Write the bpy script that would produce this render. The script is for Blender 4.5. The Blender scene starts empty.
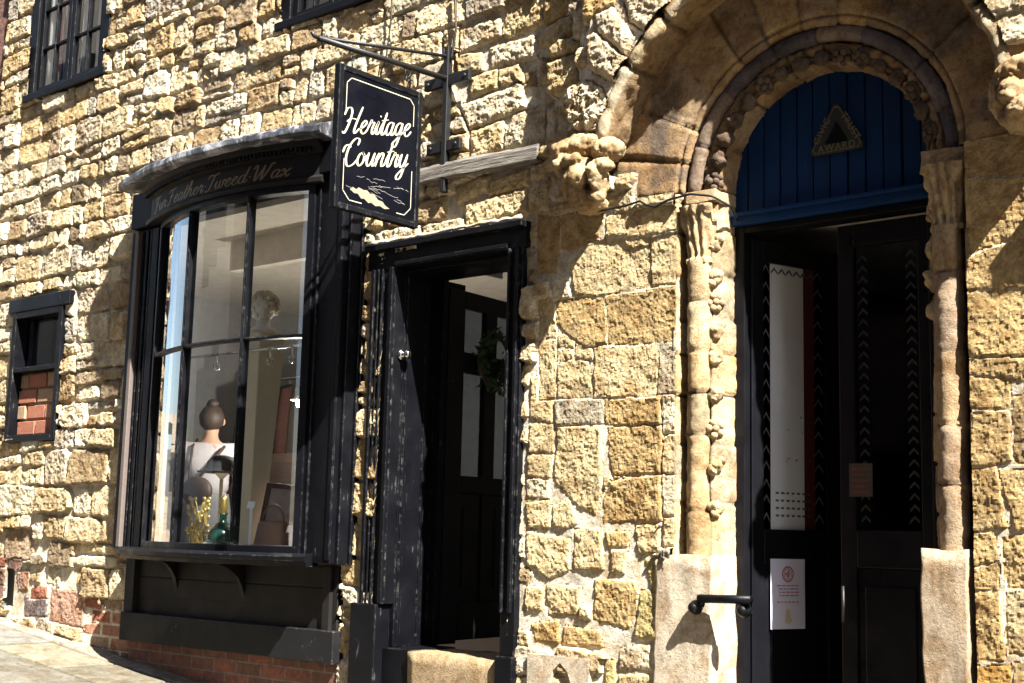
import bpy, bmesh, math, random
import numpy as np
from mathutils import Vector, Matrix, noise as mnoise
random.seed(7); RNG = np.random.default_rng(11)
SC = bpy.context.scene
COL = SC.collection
PI = math.pi
# ------------------------------------------------------------------ camera model (measured vanishing points)
CD = 5.2; CF = 1345.0; EZ = 1.67
AX = Vector((1562, -159, -1345)).normalized()
AZ = Vector((223, -9200, 1345)); AZ = (AZ - AZ.dot(AX) * AX).normalized()
AY = AZ.cross(AX)
def W(u, v, y=0.0):
    """point of the plane at depth y of the facade seen at a photo position: used to survey the real sizes"""
    p = Vector((u - 512, v - 341.5, CF))
    s = (CD + y) / p.dot(AY)
    return (p.dot(AX) * s, p.dot(AZ) * s + EZ)
def gz(x):                                   # the street falls to the right
    return 0.739 - 0.1063 * (x + 7.03)
SUN = Vector((-2.8, 1.0, -3.35)).normalized()

# ------------------------------------------------------------------ helpers: objects
def tag(o, label=None, cat=None, group=None, kind=None):
    if label: o['label'] = label
    if cat: o['category'] = cat
    if group: o['group'] = group
    if kind: o['kind'] = kind
    return o
def empty(name, loc, parent=None):
    o = bpy.data.objects.new(name, None); COL.objects.link(o); o.location = loc
    o.empty_display_size = 0.1
    if parent: o.parent = parent
    return o
def link(name, me, mat=None, parent=None, bevel=0, smooth=False, seg=2):
    o = bpy.data.objects.new(name, me); COL.objects.link(o)
    if mat is not None:
        for m in (mat if isinstance(mat, (list, tuple)) else [mat]): me.materials.append(m)
    if parent is not None:
        o.parent = parent
        p = parent; off = Vector((0, 0, 0))
        while p is not None:
            off += p.location; p = p.parent
        o.location = -off
    if smooth:
        me.polygons.foreach_set('use_smooth', [True] * len(me.polygons))
    if bevel:
        b = o.modifiers.new('bevel', 'BEVEL'); b.width = bevel; b.segments = seg; b.limit_method = 'ANGLE'; b.angle_limit = math.radians(40)
        b.harden_normals = False
    return o
class MB:
    def __init__(s): s.v = []; s.f = []; s.m = []; s.cur = 0
    def add(s, vs, fs):
        n = len(s.v); s.v += [tuple(p) for p in vs]; s.f += [tuple(i + n for i in q) for q in fs]; s.m += [s.cur] * len(fs)
        return s
    def box(s, x0, x1, y0, y1, z0, z1, M=None):
        vs = [Vector((x, y, z)) for x in (x0, x1) for y in (y0, y1) for z in (z0, z1)]
        if M is not None: vs = [M @ p for p in vs]
        return s.add(vs, [(0, 1, 3, 2), (4, 6, 7, 5), (0, 4, 5, 1), (2, 3, 7, 6), (0, 2, 6, 4), (1, 5, 7, 3)])
    def prism(s, poly, a, b, f):
        """poly of (p,q) extruded from a to b, f(p,q,t)->xyz"""
        n = len(poly)
        vs = [f(p, q, a) for p, q in poly] + [f(p, q, b) for p, q in poly]
        fs = [tuple(range(n))[::-1], tuple(range(n, 2 * n))] + [(i, (i + 1) % n, n + (i + 1) % n, n + i) for i in range(n)]
        return s.add(vs, fs)
    def sweep(s, prof, path, closed=True, caps=True):
        """prof: (n,z) points; path: (x,y,nx,ny) with horizontal normal"""
        vs = []; n = len(prof)
        for (x, y, nx, ny) in path:
            for (a, z) in prof: vs.append((x + nx * a, y + ny * a, z))
        fs = []
        for k in range(len(path) - 1):
            for i in range(n if closed else n - 1):
                j = (i + 1) % n
                fs.append((k * n + i, k * n + j, (k + 1) * n + j, (k + 1) * n + i))
        if caps and closed:
            fs.append(tuple(range(n))); fs.append(tuple((len(path) - 1) * n + i for i in range(n))[::-1])
        return s.add(vs, fs)
    def tube(s, pts, r, n=10, cap=True):
        pts = [Vector(p) for p in pts]; k = len(pts)
        rs = r if isinstance(r, (list, tuple)) else [r] * k
        up = None; vs = []
        for i, p in enumerate(pts):
            d = (pts[min(i + 1, k - 1)] - pts[max(i - 1, 0)]).normalized()
            if up is None:
                up = Vector((0, 0, 1)) if abs(d.z) < .9 else Vector((1, 0, 0))
            a = d.cross(up).normalized(); up = a.cross(d).normalized()
            for j in range(n):
                t = 2 * PI * j / n
                vs.append(p + (a * math.cos(t) + up * math.sin(t)) * rs[i])
        fs = [(i * n + j, i * n + (j + 1) % n, (i + 1) * n + (j + 1) % n, (i + 1) * n + j) for i in range(k - 1) for j in range(n)]
        if cap:
            fs.append(tuple(range(n))[::-1]); fs.append(tuple((k - 1) * n + j for j in range(n)))
        return s.add(vs, fs)
    def lathe(s, prof, c, n=20, sx=1, sy=1, M=None):
        vs = []
        for (r, z) in prof:
            for j in range(n):
                t = 2 * PI * j / n
                p = Vector((r * math.cos(t) * sx, r * math.sin(t) * sy, z))
                if M is not None: p = M @ p
                vs.append(p + Vector(c))
        k = len(prof)
        fs = [(i * n + j, i * n + (j + 1) % n, (i + 1) * n + (j + 1) % n, (i + 1) * n + j) for i in range(k - 1) for j in range(n)]
        fs.append(tuple(range(n))[::-1]); fs.append(tuple((k - 1) * n + j for j in range(n)))
        return s.add(vs, fs)
    def ball(s, c, r, nu=14, nv=9, M=None):
        rx, ry, rz = r if isinstance(r, (tuple, list)) else (r, r, r)
        vs = [];
        for i in range(nv + 1):
            ph = PI * i / nv - PI / 2
            for j in range(nu):
                t = 2 * PI * j / nu
                p = Vector((math.cos(ph) * math.cos(t) * rx, math.cos(ph) * math.sin(t) * ry, math.sin(ph) * rz))
                if M is not None: p = M @ p
                vs.append(p + Vector(c))
        fs = [(i * nu + j, i * nu + (j + 1) % nu, (i + 1) * nu + (j + 1) % nu, (i + 1) * nu + j) for i in range(nv) for j in range(nu)]
        return s.add(vs, fs)
    def mesh(s, name):
        me = bpy.data.meshes.new(name); me.from_pydata(s.v, [], s.f)
        me.polygons.foreach_set('material_index', s.m)
        me.update()
        bm = bmesh.new(); bm.from_mesh(me); bmesh.ops.recalc_face_normals(bm, faces=bm.faces); bm.to_mesh(me); bm.free()
        return me
    def obj(s, name, mat, parent=None, bevel=0, smooth=False, seg=2):
        return link(name, s.mesh(name), mat, parent, bevel, smooth, seg)
def grid_mesh(name, V, Q, C=None, smooth=True):
    me = bpy.data.meshes.new(name)
    n = len(V); m = len(Q)
    me.vertices.add(n); me.vertices.foreach_set('co', np.ascontiguousarray(V, dtype=np.float32).ravel())
    me.loops.add(4 * m); me.loops.foreach_set('vertex_index', np.ascontiguousarray(Q, dtype=np.int32).ravel())
    me.polygons.add(m); me.polygons.foreach_set('loop_start', np.arange(0, 4 * m, 4, dtype=np.int32))
    me.polygons.foreach_set('use_smooth', np.full(m, smooth, dtype=bool))
    if C is not None:
        a = me.color_attributes.new('Col', 'FLOAT_COLOR', 'POINT')
        c4 = np.ones((n, 4), dtype=np.float32); c4[:, :3] = C
        a.data.foreach_set('color', c4.ravel())
    me.update(calc_edges=True); me.validate()
    return me
def qgrid(nu, nv):
    """quads of a grid with index u*nv+v"""
    u, v = np.meshgrid(np.arange(nu - 1), np.arange(nv - 1), indexing='ij')
    a = (u * nv + v).ravel()
    return np.stack([a, a + nv, a + nv + 1, a + 1], 1)

# ------------------------------------------------------------------ numpy noise
def hsh(i, j, seed):
    h = (i.astype(np.int64) * 374761393 + j.astype(np.int64) * 668265263 + seed * 1274126177) & 0xffffffff
    h = ((h ^ (h >> 13)) * 1274126177) & 0xffffffff
    h = (h ^ (h >> 16)) & 0xffff
    return h / 65535.0
def vn(x, y, seed=0):
    xi = np.floor(x); yi = np.floor(y); fx = x - xi; fy = y - yi
    fx = fx * fx * fx * (fx * (fx * 6 - 15) + 10); fy = fy * fy * fy * (fy * (fy * 6 - 15) + 10)
    a = hsh(xi, yi, seed); b = hsh(xi + 1, yi, seed); c = hsh(xi, yi + 1, seed); d = hsh(xi + 1, yi + 1, seed)
    return (a * (1 - fx) + b * fx) * (1 - fy) + (c * (1 - fx) + d * fx) * fy
def fbm(x, y, seed=0, oct=4, gain=.5):
    s = 0; a = 1; t = 0
    for k in range(oct):
        s = s + a * (vn(x * 2 ** k + 17.3 * k, y * 2 ** k - 9.1 * k, seed + k) - .5) * 2; t += a; a *= gain
    return s / t

# ------------------------------------------------------------------ materials
def mat(name):
    m = bpy.data.materials.new(name); m.use_nodes = True
    nt = m.node_tree; b = nt.nodes['Principled BSDF']
    return m, nt, b
def N(nt, t, **kw):
    n = nt.nodes.new(t)
    for k, v in kw.items():
        if k in n.inputs: n.inputs[k].default_value = v
        else: setattr(n, k, v)
    return n
def noise_node(nt, scale, detail=5, rough=.6, coord=None, dist=0):
    n = nt.nodes.new('ShaderNodeTexNoise'); n.inputs['Scale'].default_value = scale
    n.inputs['Detail'].default_value = detail; n.inputs['Roughness'].default_value = rough; n.inputs['Distortion'].default_value = dist
    if coord is None:
        coord = nt.nodes.new('ShaderNodeTexCoord').outputs['Object']
    nt.links.new(coord, n.inputs['Vector'])
    return n
def ramp(nt, fac, stops):
    r = nt.nodes.new('ShaderNodeValToRGB'); nt.links.new(fac, r.inputs[0])
    e = r.color_ramp.elements
    while len(e) < len(stops): e.new(.5)
    for k, (p, c) in enumerate(stops):
        e[k].position = p; e[k].color = (c, c, c, 1) if isinstance(c, (int, float)) else (*c, 1)
    return r
def mixc(nt, fac, a, b, mode='MIX'):
    n = nt.nodes.new('ShaderNodeMix'); n.data_type = 'RGBA'; n.blend_type = mode
    for i, s in ((0, fac), (6, a), (7, b)):
        if isinstance(s, (int, float)): n.inputs[i].default_value = s if i == 0 else (s, s, s, 1)
        elif isinstance(s, tuple): n.inputs[i].default_value = (*s, 1)
        else: nt.links.new(s, n.inputs[i])
    return n.outputs[2]
def bump(nt, b, h, strength=.5, dist=.01):
    n = nt.nodes.new('ShaderNodeBump'); n.inputs['Strength'].default_value = strength; n.inputs['Distance'].default_value = dist
    nt.links.new(h, n.inputs['Height']); nt.links.new(n.outputs[0], b.inputs['Normal'])
    return n
def stone_mat(name, attr=True, base=(.45, .34, .19), lich=.35, bdist=.012, stain=(.10, .08, .06), stain2=.85):
    m, nt, b = mat(name)
    co = nt.nodes.new('ShaderNodeTexCoord').outputs['Object']
    if attr:
        a = nt.nodes.new('ShaderNodeAttribute'); a.attribute_name = 'Col'; c = a.outputs['Color']
    else:
        n0 = noise_node(nt, 5, 4, .6, co); c = mixc(nt, n0.outputs[0], tuple(v * .75 for v in base), tuple(v * 1.2 for v in base))
    n1 = noise_node(nt, 9, 6, .65, co)
    r1 = ramp(nt, n1.outputs[0], [(.3, .74), (.5, 1.0), (.72, 1.16)])
    c = mixc(nt, 1.0, c, r1.outputs[0], 'MULTIPLY')
    n2 = noise_node(nt, 45, 6, .7, co)
    r2 = ramp(nt, n2.outputs[0], [(.32, .62), (.48, 1.0), (.7, 1.12)])
    c = mixc(nt, 1.0, c, r2.outputs[0], 'MULTIPLY')
    n3 = noise_node(nt, 2.3, 9, .75, co, .8)
    r3 = ramp(nt, n3.outputs[0], [(.54, 0.0), (.66, lich)])
    c = mixc(nt, r3.outputs[0], c, stain)
    nt.links.new(c, b.inputs['Base Color']); b.inputs['Roughness'].default_value = .93
    b.inputs['Specular IOR Level'].default_value = .2
    n6 = noise_node(nt, 6.5, 7, .7, co, .8); r6 = ramp(nt, n6.outputs[0], [(.46, 0.0), (.60, stain2)]); c = mixc(nt, r6.outputs[0], c, mixc(nt, 1.0, c, (.66, .55, .43), 'MULTIPLY'))
    n7 = noise_node(nt, 120, 4, .8, co); r7 = ramp(nt, n7.outputs[0], [(.33, .35), (.43, 1.0)]); c = mixc(nt, 1.0, c, r7.outputs[0], 'MULTIPLY'); nt.links.new(c, b.inputs['Base Color'])
    n4 = noise_node(nt, 60, 8, .8, co)
    vo = nt.nodes.new('ShaderNodeTexVoronoi'); vo.inputs['Scale'].default_value = 55; nt.links.new(co, vo.inputs['Vector'])
    vr = ramp(nt, vo.outputs['Distance'], [(.0, 0.0), (.3, 1.0)])
    ad = nt.nodes.new('ShaderNodeMath'); ad.operation = 'MULTIPLY_ADD'
    nt.links.new(vr.outputs[0], ad.inputs[0]); ad.inputs[1].default_value = .22; nt.links.new(n4.outputs[0], ad.inputs[2])
    bump(nt, b, ad.outputs[0], .85, bdist * 1.25)
    return m
def paint_mat(name, col=(.0026, .0028, .004), rough=.36, wear=.20, wearcol=(.34, .33, .33), streak=True, edge=0):
    m, nt, b = mat(name)
    co = nt.nodes.new('ShaderNodeTexCoord').outputs['Object']
    mp = nt.nodes.new('ShaderNodeMapping'); mp.inputs['Scale'].default_value = (1, 1, .12) if streak else (1, 1, 1)
    nt.links.new(co, mp.inputs[0])
    n1 = noise_node(nt, 42, 7, .75, mp.outputs[0]); n2 = noise_node(nt, 6, 4, .6, co)
    mu = nt.nodes.new('ShaderNodeMath'); mu.operation = 'MULTIPLY'; nt.links.new(n1.outputs[0], mu.inputs[0]); nt.links.new(n2.outputs[0], mu.inputs[1])
    r = ramp(nt, mu.outputs[0], [(.37, 0.0), (.43, wear)])
    n3 = noise_node(nt, 3, 5, .6, co); c0 = mixc(nt, n3.outputs[0], tuple(v * .7 for v in col), tuple(v * 1.6 for v in col))
    c = mixc(nt, r.outputs[0], c0, wearcol)
    nt.links.new(c, b.inputs['Base Color'])
    if edge:
        bv = nt.nodes.new('ShaderNodeBevel'); bv.samples = 4; bv.inputs['Radius'].default_value = .009
        ge = nt.nodes.new('ShaderNodeNewGeometry'); dt = nt.nodes.new('ShaderNodeVectorMath'); dt.operation = 'DOT_PRODUCT'; nt.links.new(bv.outputs[0], dt.inputs[0]); nt.links.new(ge.outputs['Normal'], dt.inputs[1])
        n5 = noise_node(nt, 26, 6, .7, co); s1 = nt.nodes.new('ShaderNodeMath'); s1.operation = 'SUBTRACT'; s1.inputs[0].default_value = 1; nt.links.new(dt.outputs['Value'], s1.inputs[1])
        er = ramp(nt, s1.outputs[0], [(.02, 0.0), (.10, 1.0)]); nr_ = ramp(nt, n5.outputs[0], [(.52, 0.0), (.62, edge)])
        m5 = nt.nodes.new('ShaderNodeMath'); m5.operation = 'MULTIPLY'; nt.links.new(er.outputs[0], m5.inputs[0]); nt.links.new(nr_.outputs[0], m5.inputs[1])
        c = mixc(nt, m5.outputs[0], c, (.42, .40, .38)); nt.links.new(c, b.inputs['Base Color'])
    rr = ramp(nt, n2.outputs[0], [(.3, rough - .08), (.7, rough + .2)]); nt.links.new(rr.outputs[0], b.inputs['Roughness'])
    b.inputs['Specular IOR Level'].default_value = .15
    bump(nt, b, n1.outputs[0], .35, .004)
    return m
def plain(name, col, rough=.6, metal=0, nscale=12, var=.25, bs=0, bd=.003):
    m, nt, b = mat(name)
    n = noise_node(nt, nscale, 5, .65)
    c = mixc(nt, n.outputs[0], tuple(v * (1 - var) for v in col), tuple(min(1, v * (1 + var)) for v in col))
    nt.links.new(c, b.inputs['Base Color']); b.inputs['Roughness'].default_value = rough; b.inputs['Metallic'].default_value = metal
    if bs: bump(nt, b, n.outputs[0], bs, bd)
    return m
def glass_mat(name, tint=(.93, .95, .95), refl=1.0):
    m = bpy.data.materials.new(name); m.use_nodes = True; nt = m.node_tree; nt.nodes.clear()
    out = nt.nodes.new('ShaderNodeOutputMaterial'); tr = nt.nodes.new('ShaderNodeBsdfTransparent'); tr.inputs[0].default_value = (*tint, 1)
    gl = nt.nodes.new('ShaderNodeBsdfGlossy'); gl.inputs['Roughness'].default_value = .012
    fr = nt.nodes.new('ShaderNodeFresnel'); fr.inputs[0].default_value = 1.52
    mu = nt.nodes.new('ShaderNodeMath'); mu.operation = 'MULTIPLY'; mu.inputs[1].default_value = refl; mu.use_clamp = True
    ge = nt.nodes.new('ShaderNodeNewGeometry'); iv = nt.nodes.new('ShaderNodeMath'); iv.operation = 'SUBTRACT'; iv.inputs[0].default_value = 1.0; nt.links.new(ge.outputs['Backfacing'], iv.inputs[1])
    m0 = nt.nodes.new('ShaderNodeMath'); m0.operation = 'MULTIPLY'; nt.links.new(fr.outputs[0], m0.inputs[0]); nt.links.new(iv.outputs[0], m0.inputs[1]); nt.links.new(m0.outputs[0], mu.inputs[0])
    mx = nt.nodes.new('ShaderNodeMixShader'); nt.links.new(mu.outputs[0], mx.inputs[0]); nt.links.new(tr.outputs[0], mx.inputs[1]); nt.links.new(gl.outputs[0], mx.inputs[2])
    n = noise_node(nt, 2.2, 2, .5)
    bp = nt.nodes.new('ShaderNodeBump'); bp.inputs['Strength'].default_value = .05; bp.inputs['Distance'].default_value = .03
    nt.links.new(n.outputs[0], bp.inputs['Height']); nt.links.new(bp.outputs[0], gl.inputs['Normal'])
    nt.links.new(mx.outputs[0], out.inputs[0])
    return m
M = {}
M['wall'] = stone_mat('rubble limestone', True, lich=.45, bdist=.018)
M['dressed'] = stone_mat('dressed limestone', True, lich=.55, bdist=.011)
M['carved'] = stone_mat('carved limestone', False, (.44, .33, .19), .4, .01)
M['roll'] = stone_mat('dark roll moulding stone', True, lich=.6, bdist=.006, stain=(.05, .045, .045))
M['render'] = stone_mat('pale cement repair', False, (.46, .385, .29), .3, .006, (.33, .20, .14))
M['black'] = paint_mat('black gloss paint', edge=.16)
M['black_worn'] = paint_mat('worn black paint', wear=.14, rough=.42, edge=.25)
M['black_flat'] = paint_mat('black board paint', (.010, .009, .009), .5, .06, streak=False)
M['black_door'] = paint_mat('black door paint', (.0045, .0045, .006), .33, .04)
M['blue'] = paint_mat('blue board paint', (.003, .021, .072), .6, .12, (.2, .25, .35))
M['bluebar'] = paint_mat('blue rail paint', (.003, .024, .085), .45, .06, (.2, .25, .35))
M['navy'] = paint_mat('navy sign paint', (.0016, .002, .0042), .3, .02, streak=False)
M['iron'] = plain('black iron', (.006, .006, .007), .5, .1, 60, .4, .3)
M['lead'] = None
M['glass'] = glass_mat('window glass', refl=2.4)
M['glass_dark'] = glass_mat('old window glass', (.5, .53, .56), .6)
M['white'] = plain('white board', (.74, .74, .72), .6)
M['cream'] = plain('cream paint lettering', (.40, .365, .265), .5)
M['gold'] = plain('gold leaf lettering', (.17, .12, .055), .5, .2)
M['wood'] = None
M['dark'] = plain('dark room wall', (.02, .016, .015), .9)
M['room'] = plain('shop wall plaster', (.33, .335, .345), .9)
M['floorwood'] = plain('shop floor boards', (.045, .028, .018), .6)
M['ceil'] = plain('shop ceiling plaster', (.66, .60, .52), .9)
def lead():
    m, nt, b = mat('weathered lead sheet')
    n = noise_node(nt, 4.5, 8, .72, None, 1.2); r = ramp(nt, n.outputs[0], [(.42, (.014, .016, .021)), (.51, (.06, .064, .075)), (.56, (.22, .22, .24)), (.64, (.48, .48, .49))])
    nt.links.new(r.outputs[0], b.inputs['Base Color']); b.inputs['Roughness'].default_value = .55; b.inputs['Metallic'].default_value = .15
    bump(nt, b, n.outputs[0], .4, .01); return m
M['lead'] = lead()
def oldwood():
    m, nt, b = mat('grey weathered oak')
    co = nt.nodes.new('ShaderNodeTexCoord').outputs['Object']; mp = nt.nodes.new('ShaderNodeMapping'); mp.inputs['Scale'].default_value = (1.5, 30, 30); nt.links.new(co, mp.inputs[0])
    n = noise_node(nt, 3, 6, .7, mp.outputs[0]); r = ramp(nt, n.outputs[0], [(.36, (.03, .026, .022)), (.52, (.15, .13, .11)), (.7, (.30, .275, .24))])
    nt.links.new(r.outputs[0], b.inputs['Base Color']); b.inputs['Roughness'].default_value = .9; bump(nt, b, n.outputs[0], .8, .012); return m
M['wood'] = oldwood()
def brickmat(name, sc=1.0, c1=(.33, .12, .07), c2=(.20, .08, .05), mo=(.38, .33, .27)):
    m, nt, b = mat(name)
    co = nt.nodes.new('ShaderNodeTexCoord').outputs['Object']; mp = nt.nodes.new('ShaderNodeMapping'); mp.inputs['Rotation'].default_value = (PI / 2, 0, 0); nt.links.new(co, mp.inputs[0])
    br = nt.nodes.new('ShaderNodeTexBrick'); nt.links.new(mp.outputs[0], br.inputs['Vector'])
    br.inputs['Color1'].default_value = (*c1, 1); br.inputs['Color2'].default_value = (*c2, 1); br.inputs['Mortar'].default_value = (*mo, 1)
    br.inputs['Scale'].default_value = sc; br.inputs['Brick Width'].default_value = .225; br.inputs['Row Height'].default_value = .075; br.inputs['Mortar Size'].default_value = .006
    n = noise_node(nt, 22, 6, .7, co); r = ramp(nt, n.outputs[0], [(.3, .55), (.6, 1.15)])
    c = mixc(nt, 1.0, br.outputs[0], r.outputs[0], 'MULTIPLY'); nt.links.new(c, b.inputs['Base Color']); b.inputs['Roughness'].default_value = .9
    iv = nt.nodes.new('ShaderNodeMath'); iv.operation = 'MULTIPLY_ADD'; nt.links.new(br.outputs['Fac'], iv.inputs[0]); iv.inputs[1].default_value = -1.0; nt.links.new(n.outputs[0], iv.inputs[2])
    bump(nt, b, iv.outputs[0], .8, .012); return m
M['brick'] = brickmat('red brick', 1.0, (.20, .07, .045), (.11, .05, .035), (.15, .12, .10))
# ------------------------------------------------------------------ the rubble wall
AXC, AZC = -2.815, 3.31                     # centre of the doorway arch
XL, XR, ZB, ZT = -10.08, 0.9, -0.1, 6.9
def xs():
    out = [XL]; 
    while out[-1] < XR:
        x = out[-1]; st = .0115 - (.0115 - .0062) * min(1, max(0, (x + 10) / 6.5))
        if x > -1.6: st = .013
        out.append(x + st)
    return np.array(out)
GX = xs(); GZ = np.concatenate([np.arange(ZB, 0.35, .016), np.arange(0.35, 5.9, .0075), np.arange(5.9, ZT, .014)])
NX, NZ = len(GX), len(GZ)
XX, ZZ = np.meshgrid(GX, GZ, indexing='ij')
# slow swells of the old wall face
SWELL = .022 * fbm(XX * .55, ZZ * .55, 3, 3)
H = .003 * fbm(XX * 14, ZZ * 14, 5, 4) + .006
CM = np.empty((NX, NZ, 3)); 
mt = fbm(XX * 6, ZZ * 6, 21, 4)[..., None]
CM[:] = np.array([.66, .60, .48]) * (1 + .22 * mt)
RES = np.zeros((NX, NZ), bool); COV = np.zeros((NX, NZ), bool)
FINE2 = fbm(XX * 95, ZZ * 95, 143, 2)
WOB1 = fbm(XX * 13, ZZ * 13, 31, 3); WOB2 = fbm(XX * 45, ZZ * 45, 33, 3); 
CRAG = fbm(XX * 27, ZZ * 32, 41, 4, .62); FINE = fbm(XX * 85, ZZ * 85, 43, 2); LOW = .55 - 2.0 * np.abs(fbm(XX * 9, ZZ * 10, 47, 3))
PIT = np.clip(vn(XX * 30, ZZ * 34, 51) - .72, 0, 1) * 3.0
PAL = [(.60, .505, .335), (.55, .44, .265), (.64, .555, .395), (.49, .37, .20), (.66, .59, .45), (.46, .385, .275), (.57, .465, .295), (.37, .27, .15), (.40, .35, .28), (.30, .23, .15)]
PALW = [5, 5, 4, 3.5, 3, 2, 4, 2.5, 1.6, 1.4]
def pick():
    return np.array(random.choices(PAL, PALW)[0]) * random.uniform(.78, 1.14)
def stone(poly, h=.025, edge=.03, rough=.006, col=None, tilt=(0, 0), base=0.0, reserve=False, keep=.0, wob=.010, fine=.0022, gap=.0, cov=0, low=.004):
    """one stone of the wall: convex outline in (x,z), raised from the bed joint"""
    p = np.array(poly, float)
    area = .5 * np.sum(p[:, 0] * np.roll(p[:, 1], -1) - np.roll(p[:, 0], -1) * p[:, 1])
    if area < 0: p = p[::-1]
    i0, i1 = np.searchsorted(GX, [p[:, 0].min() - .03, p[:, 0].max() + .03]); j0, j1 = np.searchsorted(GZ, [p[:, 1].min() - .03, p[:, 1].max() + .03])
    if i1 - i0 < 2 or j1 - j0 < 2: return
    s = np.s_[i0:i1, j0:j1]
    x = XX[s]; z = ZZ[s]
    if keep and RES[s].mean() > .0:
        inside = np.ones_like(x, bool)
    d = np.full(x.shape, 9.0)
    for k in range(len(p)):
        a = p[k]; b = p[(k + 1) % len(p)]; e = b - a; L = math.hypot(*e) or 1e-6
        dd = (e[0] * (z - a[1]) - e[1] * (x - a[0])) / L
        d = np.minimum(d, dd)
    ins = d > 0
    if cov and (COV[s] & ins).sum() > cov * max(1, ins.sum()): return
    if keep:
        n = ins.sum()
        if n == 0 or (RES[s] & ins).sum() / n > keep: return
    d = d - gap + wob * WOB1[s] + wob * .45 * WOB2[s]
    t = np.clip(d / edge, 0, 1); pr = np.sqrt(np.clip(t * (2 - t), 0, 1))
    cx, cz = p.mean(0)
    hh = base + h * pr + pr * (rough * (CRAG[s] - PIT[s] * .8) + low * LOW[s] + fine * (FINE[s] + .7 * FINE2[s]) + tilt[0] * (x - cx) + tilt[1] * (z - cz))
    m = (d > 0) & ~RES[s]
    H[s][m] = hh[m]; COV[s] |= m
    if col is None: col = pick()
    v = 1 + .22 * CRAG[s] + .12 * FINE[s]
    edgec = np.clip(1 - d / .02, 0, 1)
    cc = np.array(col)[None, None, :] * v[..., None] * (1 + .10 * edgec[..., None])
    CM[s][m] = cc[m]
    if reserve: RES[s] |= d > -.006
def pxpoly(ox, oy, sc, pts, y=-.03):
    return [W(ox + a / sc, oy + b / sc, y) for a, b in pts]
OCH = (.46, .325, .15); CRM = (.55, .435, .245); GRY = (.42, .36, .26); PLE = (.64, .55, .39); YEL = (.44, .36, .16); ORA = (.48, .29, .09); BRK = (.36, .14, .09); DKB = (.22, .13, .10)
def hand(ox, oy, sc, pts, col=CRM, gap=-.015, h=.010, rough=.0022, edge=.010, base=0.0, y=-.03, tilt=None, wob=.008):
    if tilt is None: tilt = (random.uniform(-.03, .05), random.uniform(-.05, .03))
    stone(pxpoly(ox, oy, sc, pts, y), h, edge, rough, np.array(col) * random.uniform(.92, 1.08), tilt, base, True, 0, wob, .0026, gap, 0, .0042)
# --- dressed blocks between the shop door and the arch, as surveyed
A = (540, 180, 2.823)
for pts, c in [([(185, 108), (345, 75), (402, 90), (398, 126), (345, 138), (182, 158)], CRM), ([(84, 235), (130, 178), (298, 147), (300, 293), (170, 318), (95, 315)], CRM),
               ([(304, 145), (400, 132), (410, 278), (304, 290)], CRM), ([(42, 345), (170, 324), (175, 455), (120, 462), (45, 405)], OCH),
               ([(183, 327), (290, 310), (412, 288), (416, 443), (182, 458)], OCH), ([(152, 472), (317, 456), (317, 600), (152, 605)], CRM),
               ([(323, 454), (413, 450), (413, 594), (323, 598)], GRY), ([(48, 525), (90, 510), (125, 515), (135, 605), (45, 610)], CRM),
               ([(48, 440), (85, 435), (85, 466), (50, 466)], CRM), ([(45, 476), (85, 472), (80, 503), (45, 503)], CRM), ([(90, 460), (120, 432), (142, 500), (92, 503)], CRM),
               ([(-10, 100), (45, 104), (36, 252), (-10, 250)], OCH), ([(58, 100), (172, 100), (152, 157), (80, 190), (55, 180)], OCH), ([(30, 295), (62, 278), (76, 330), (40, 330)], PLE),
               ([(-5, 345), (32, 340), (36, 440), (-5, 440)], CRM), ([(-5, 455), (35, 452), (36, 610), (-5, 612)], CRM), ([(420, 92), (425, 90), (425, 280), (415, 280)], CRM)]:
    hand(*A, pts, c)
B = (520, 390, 2.332)
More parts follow.
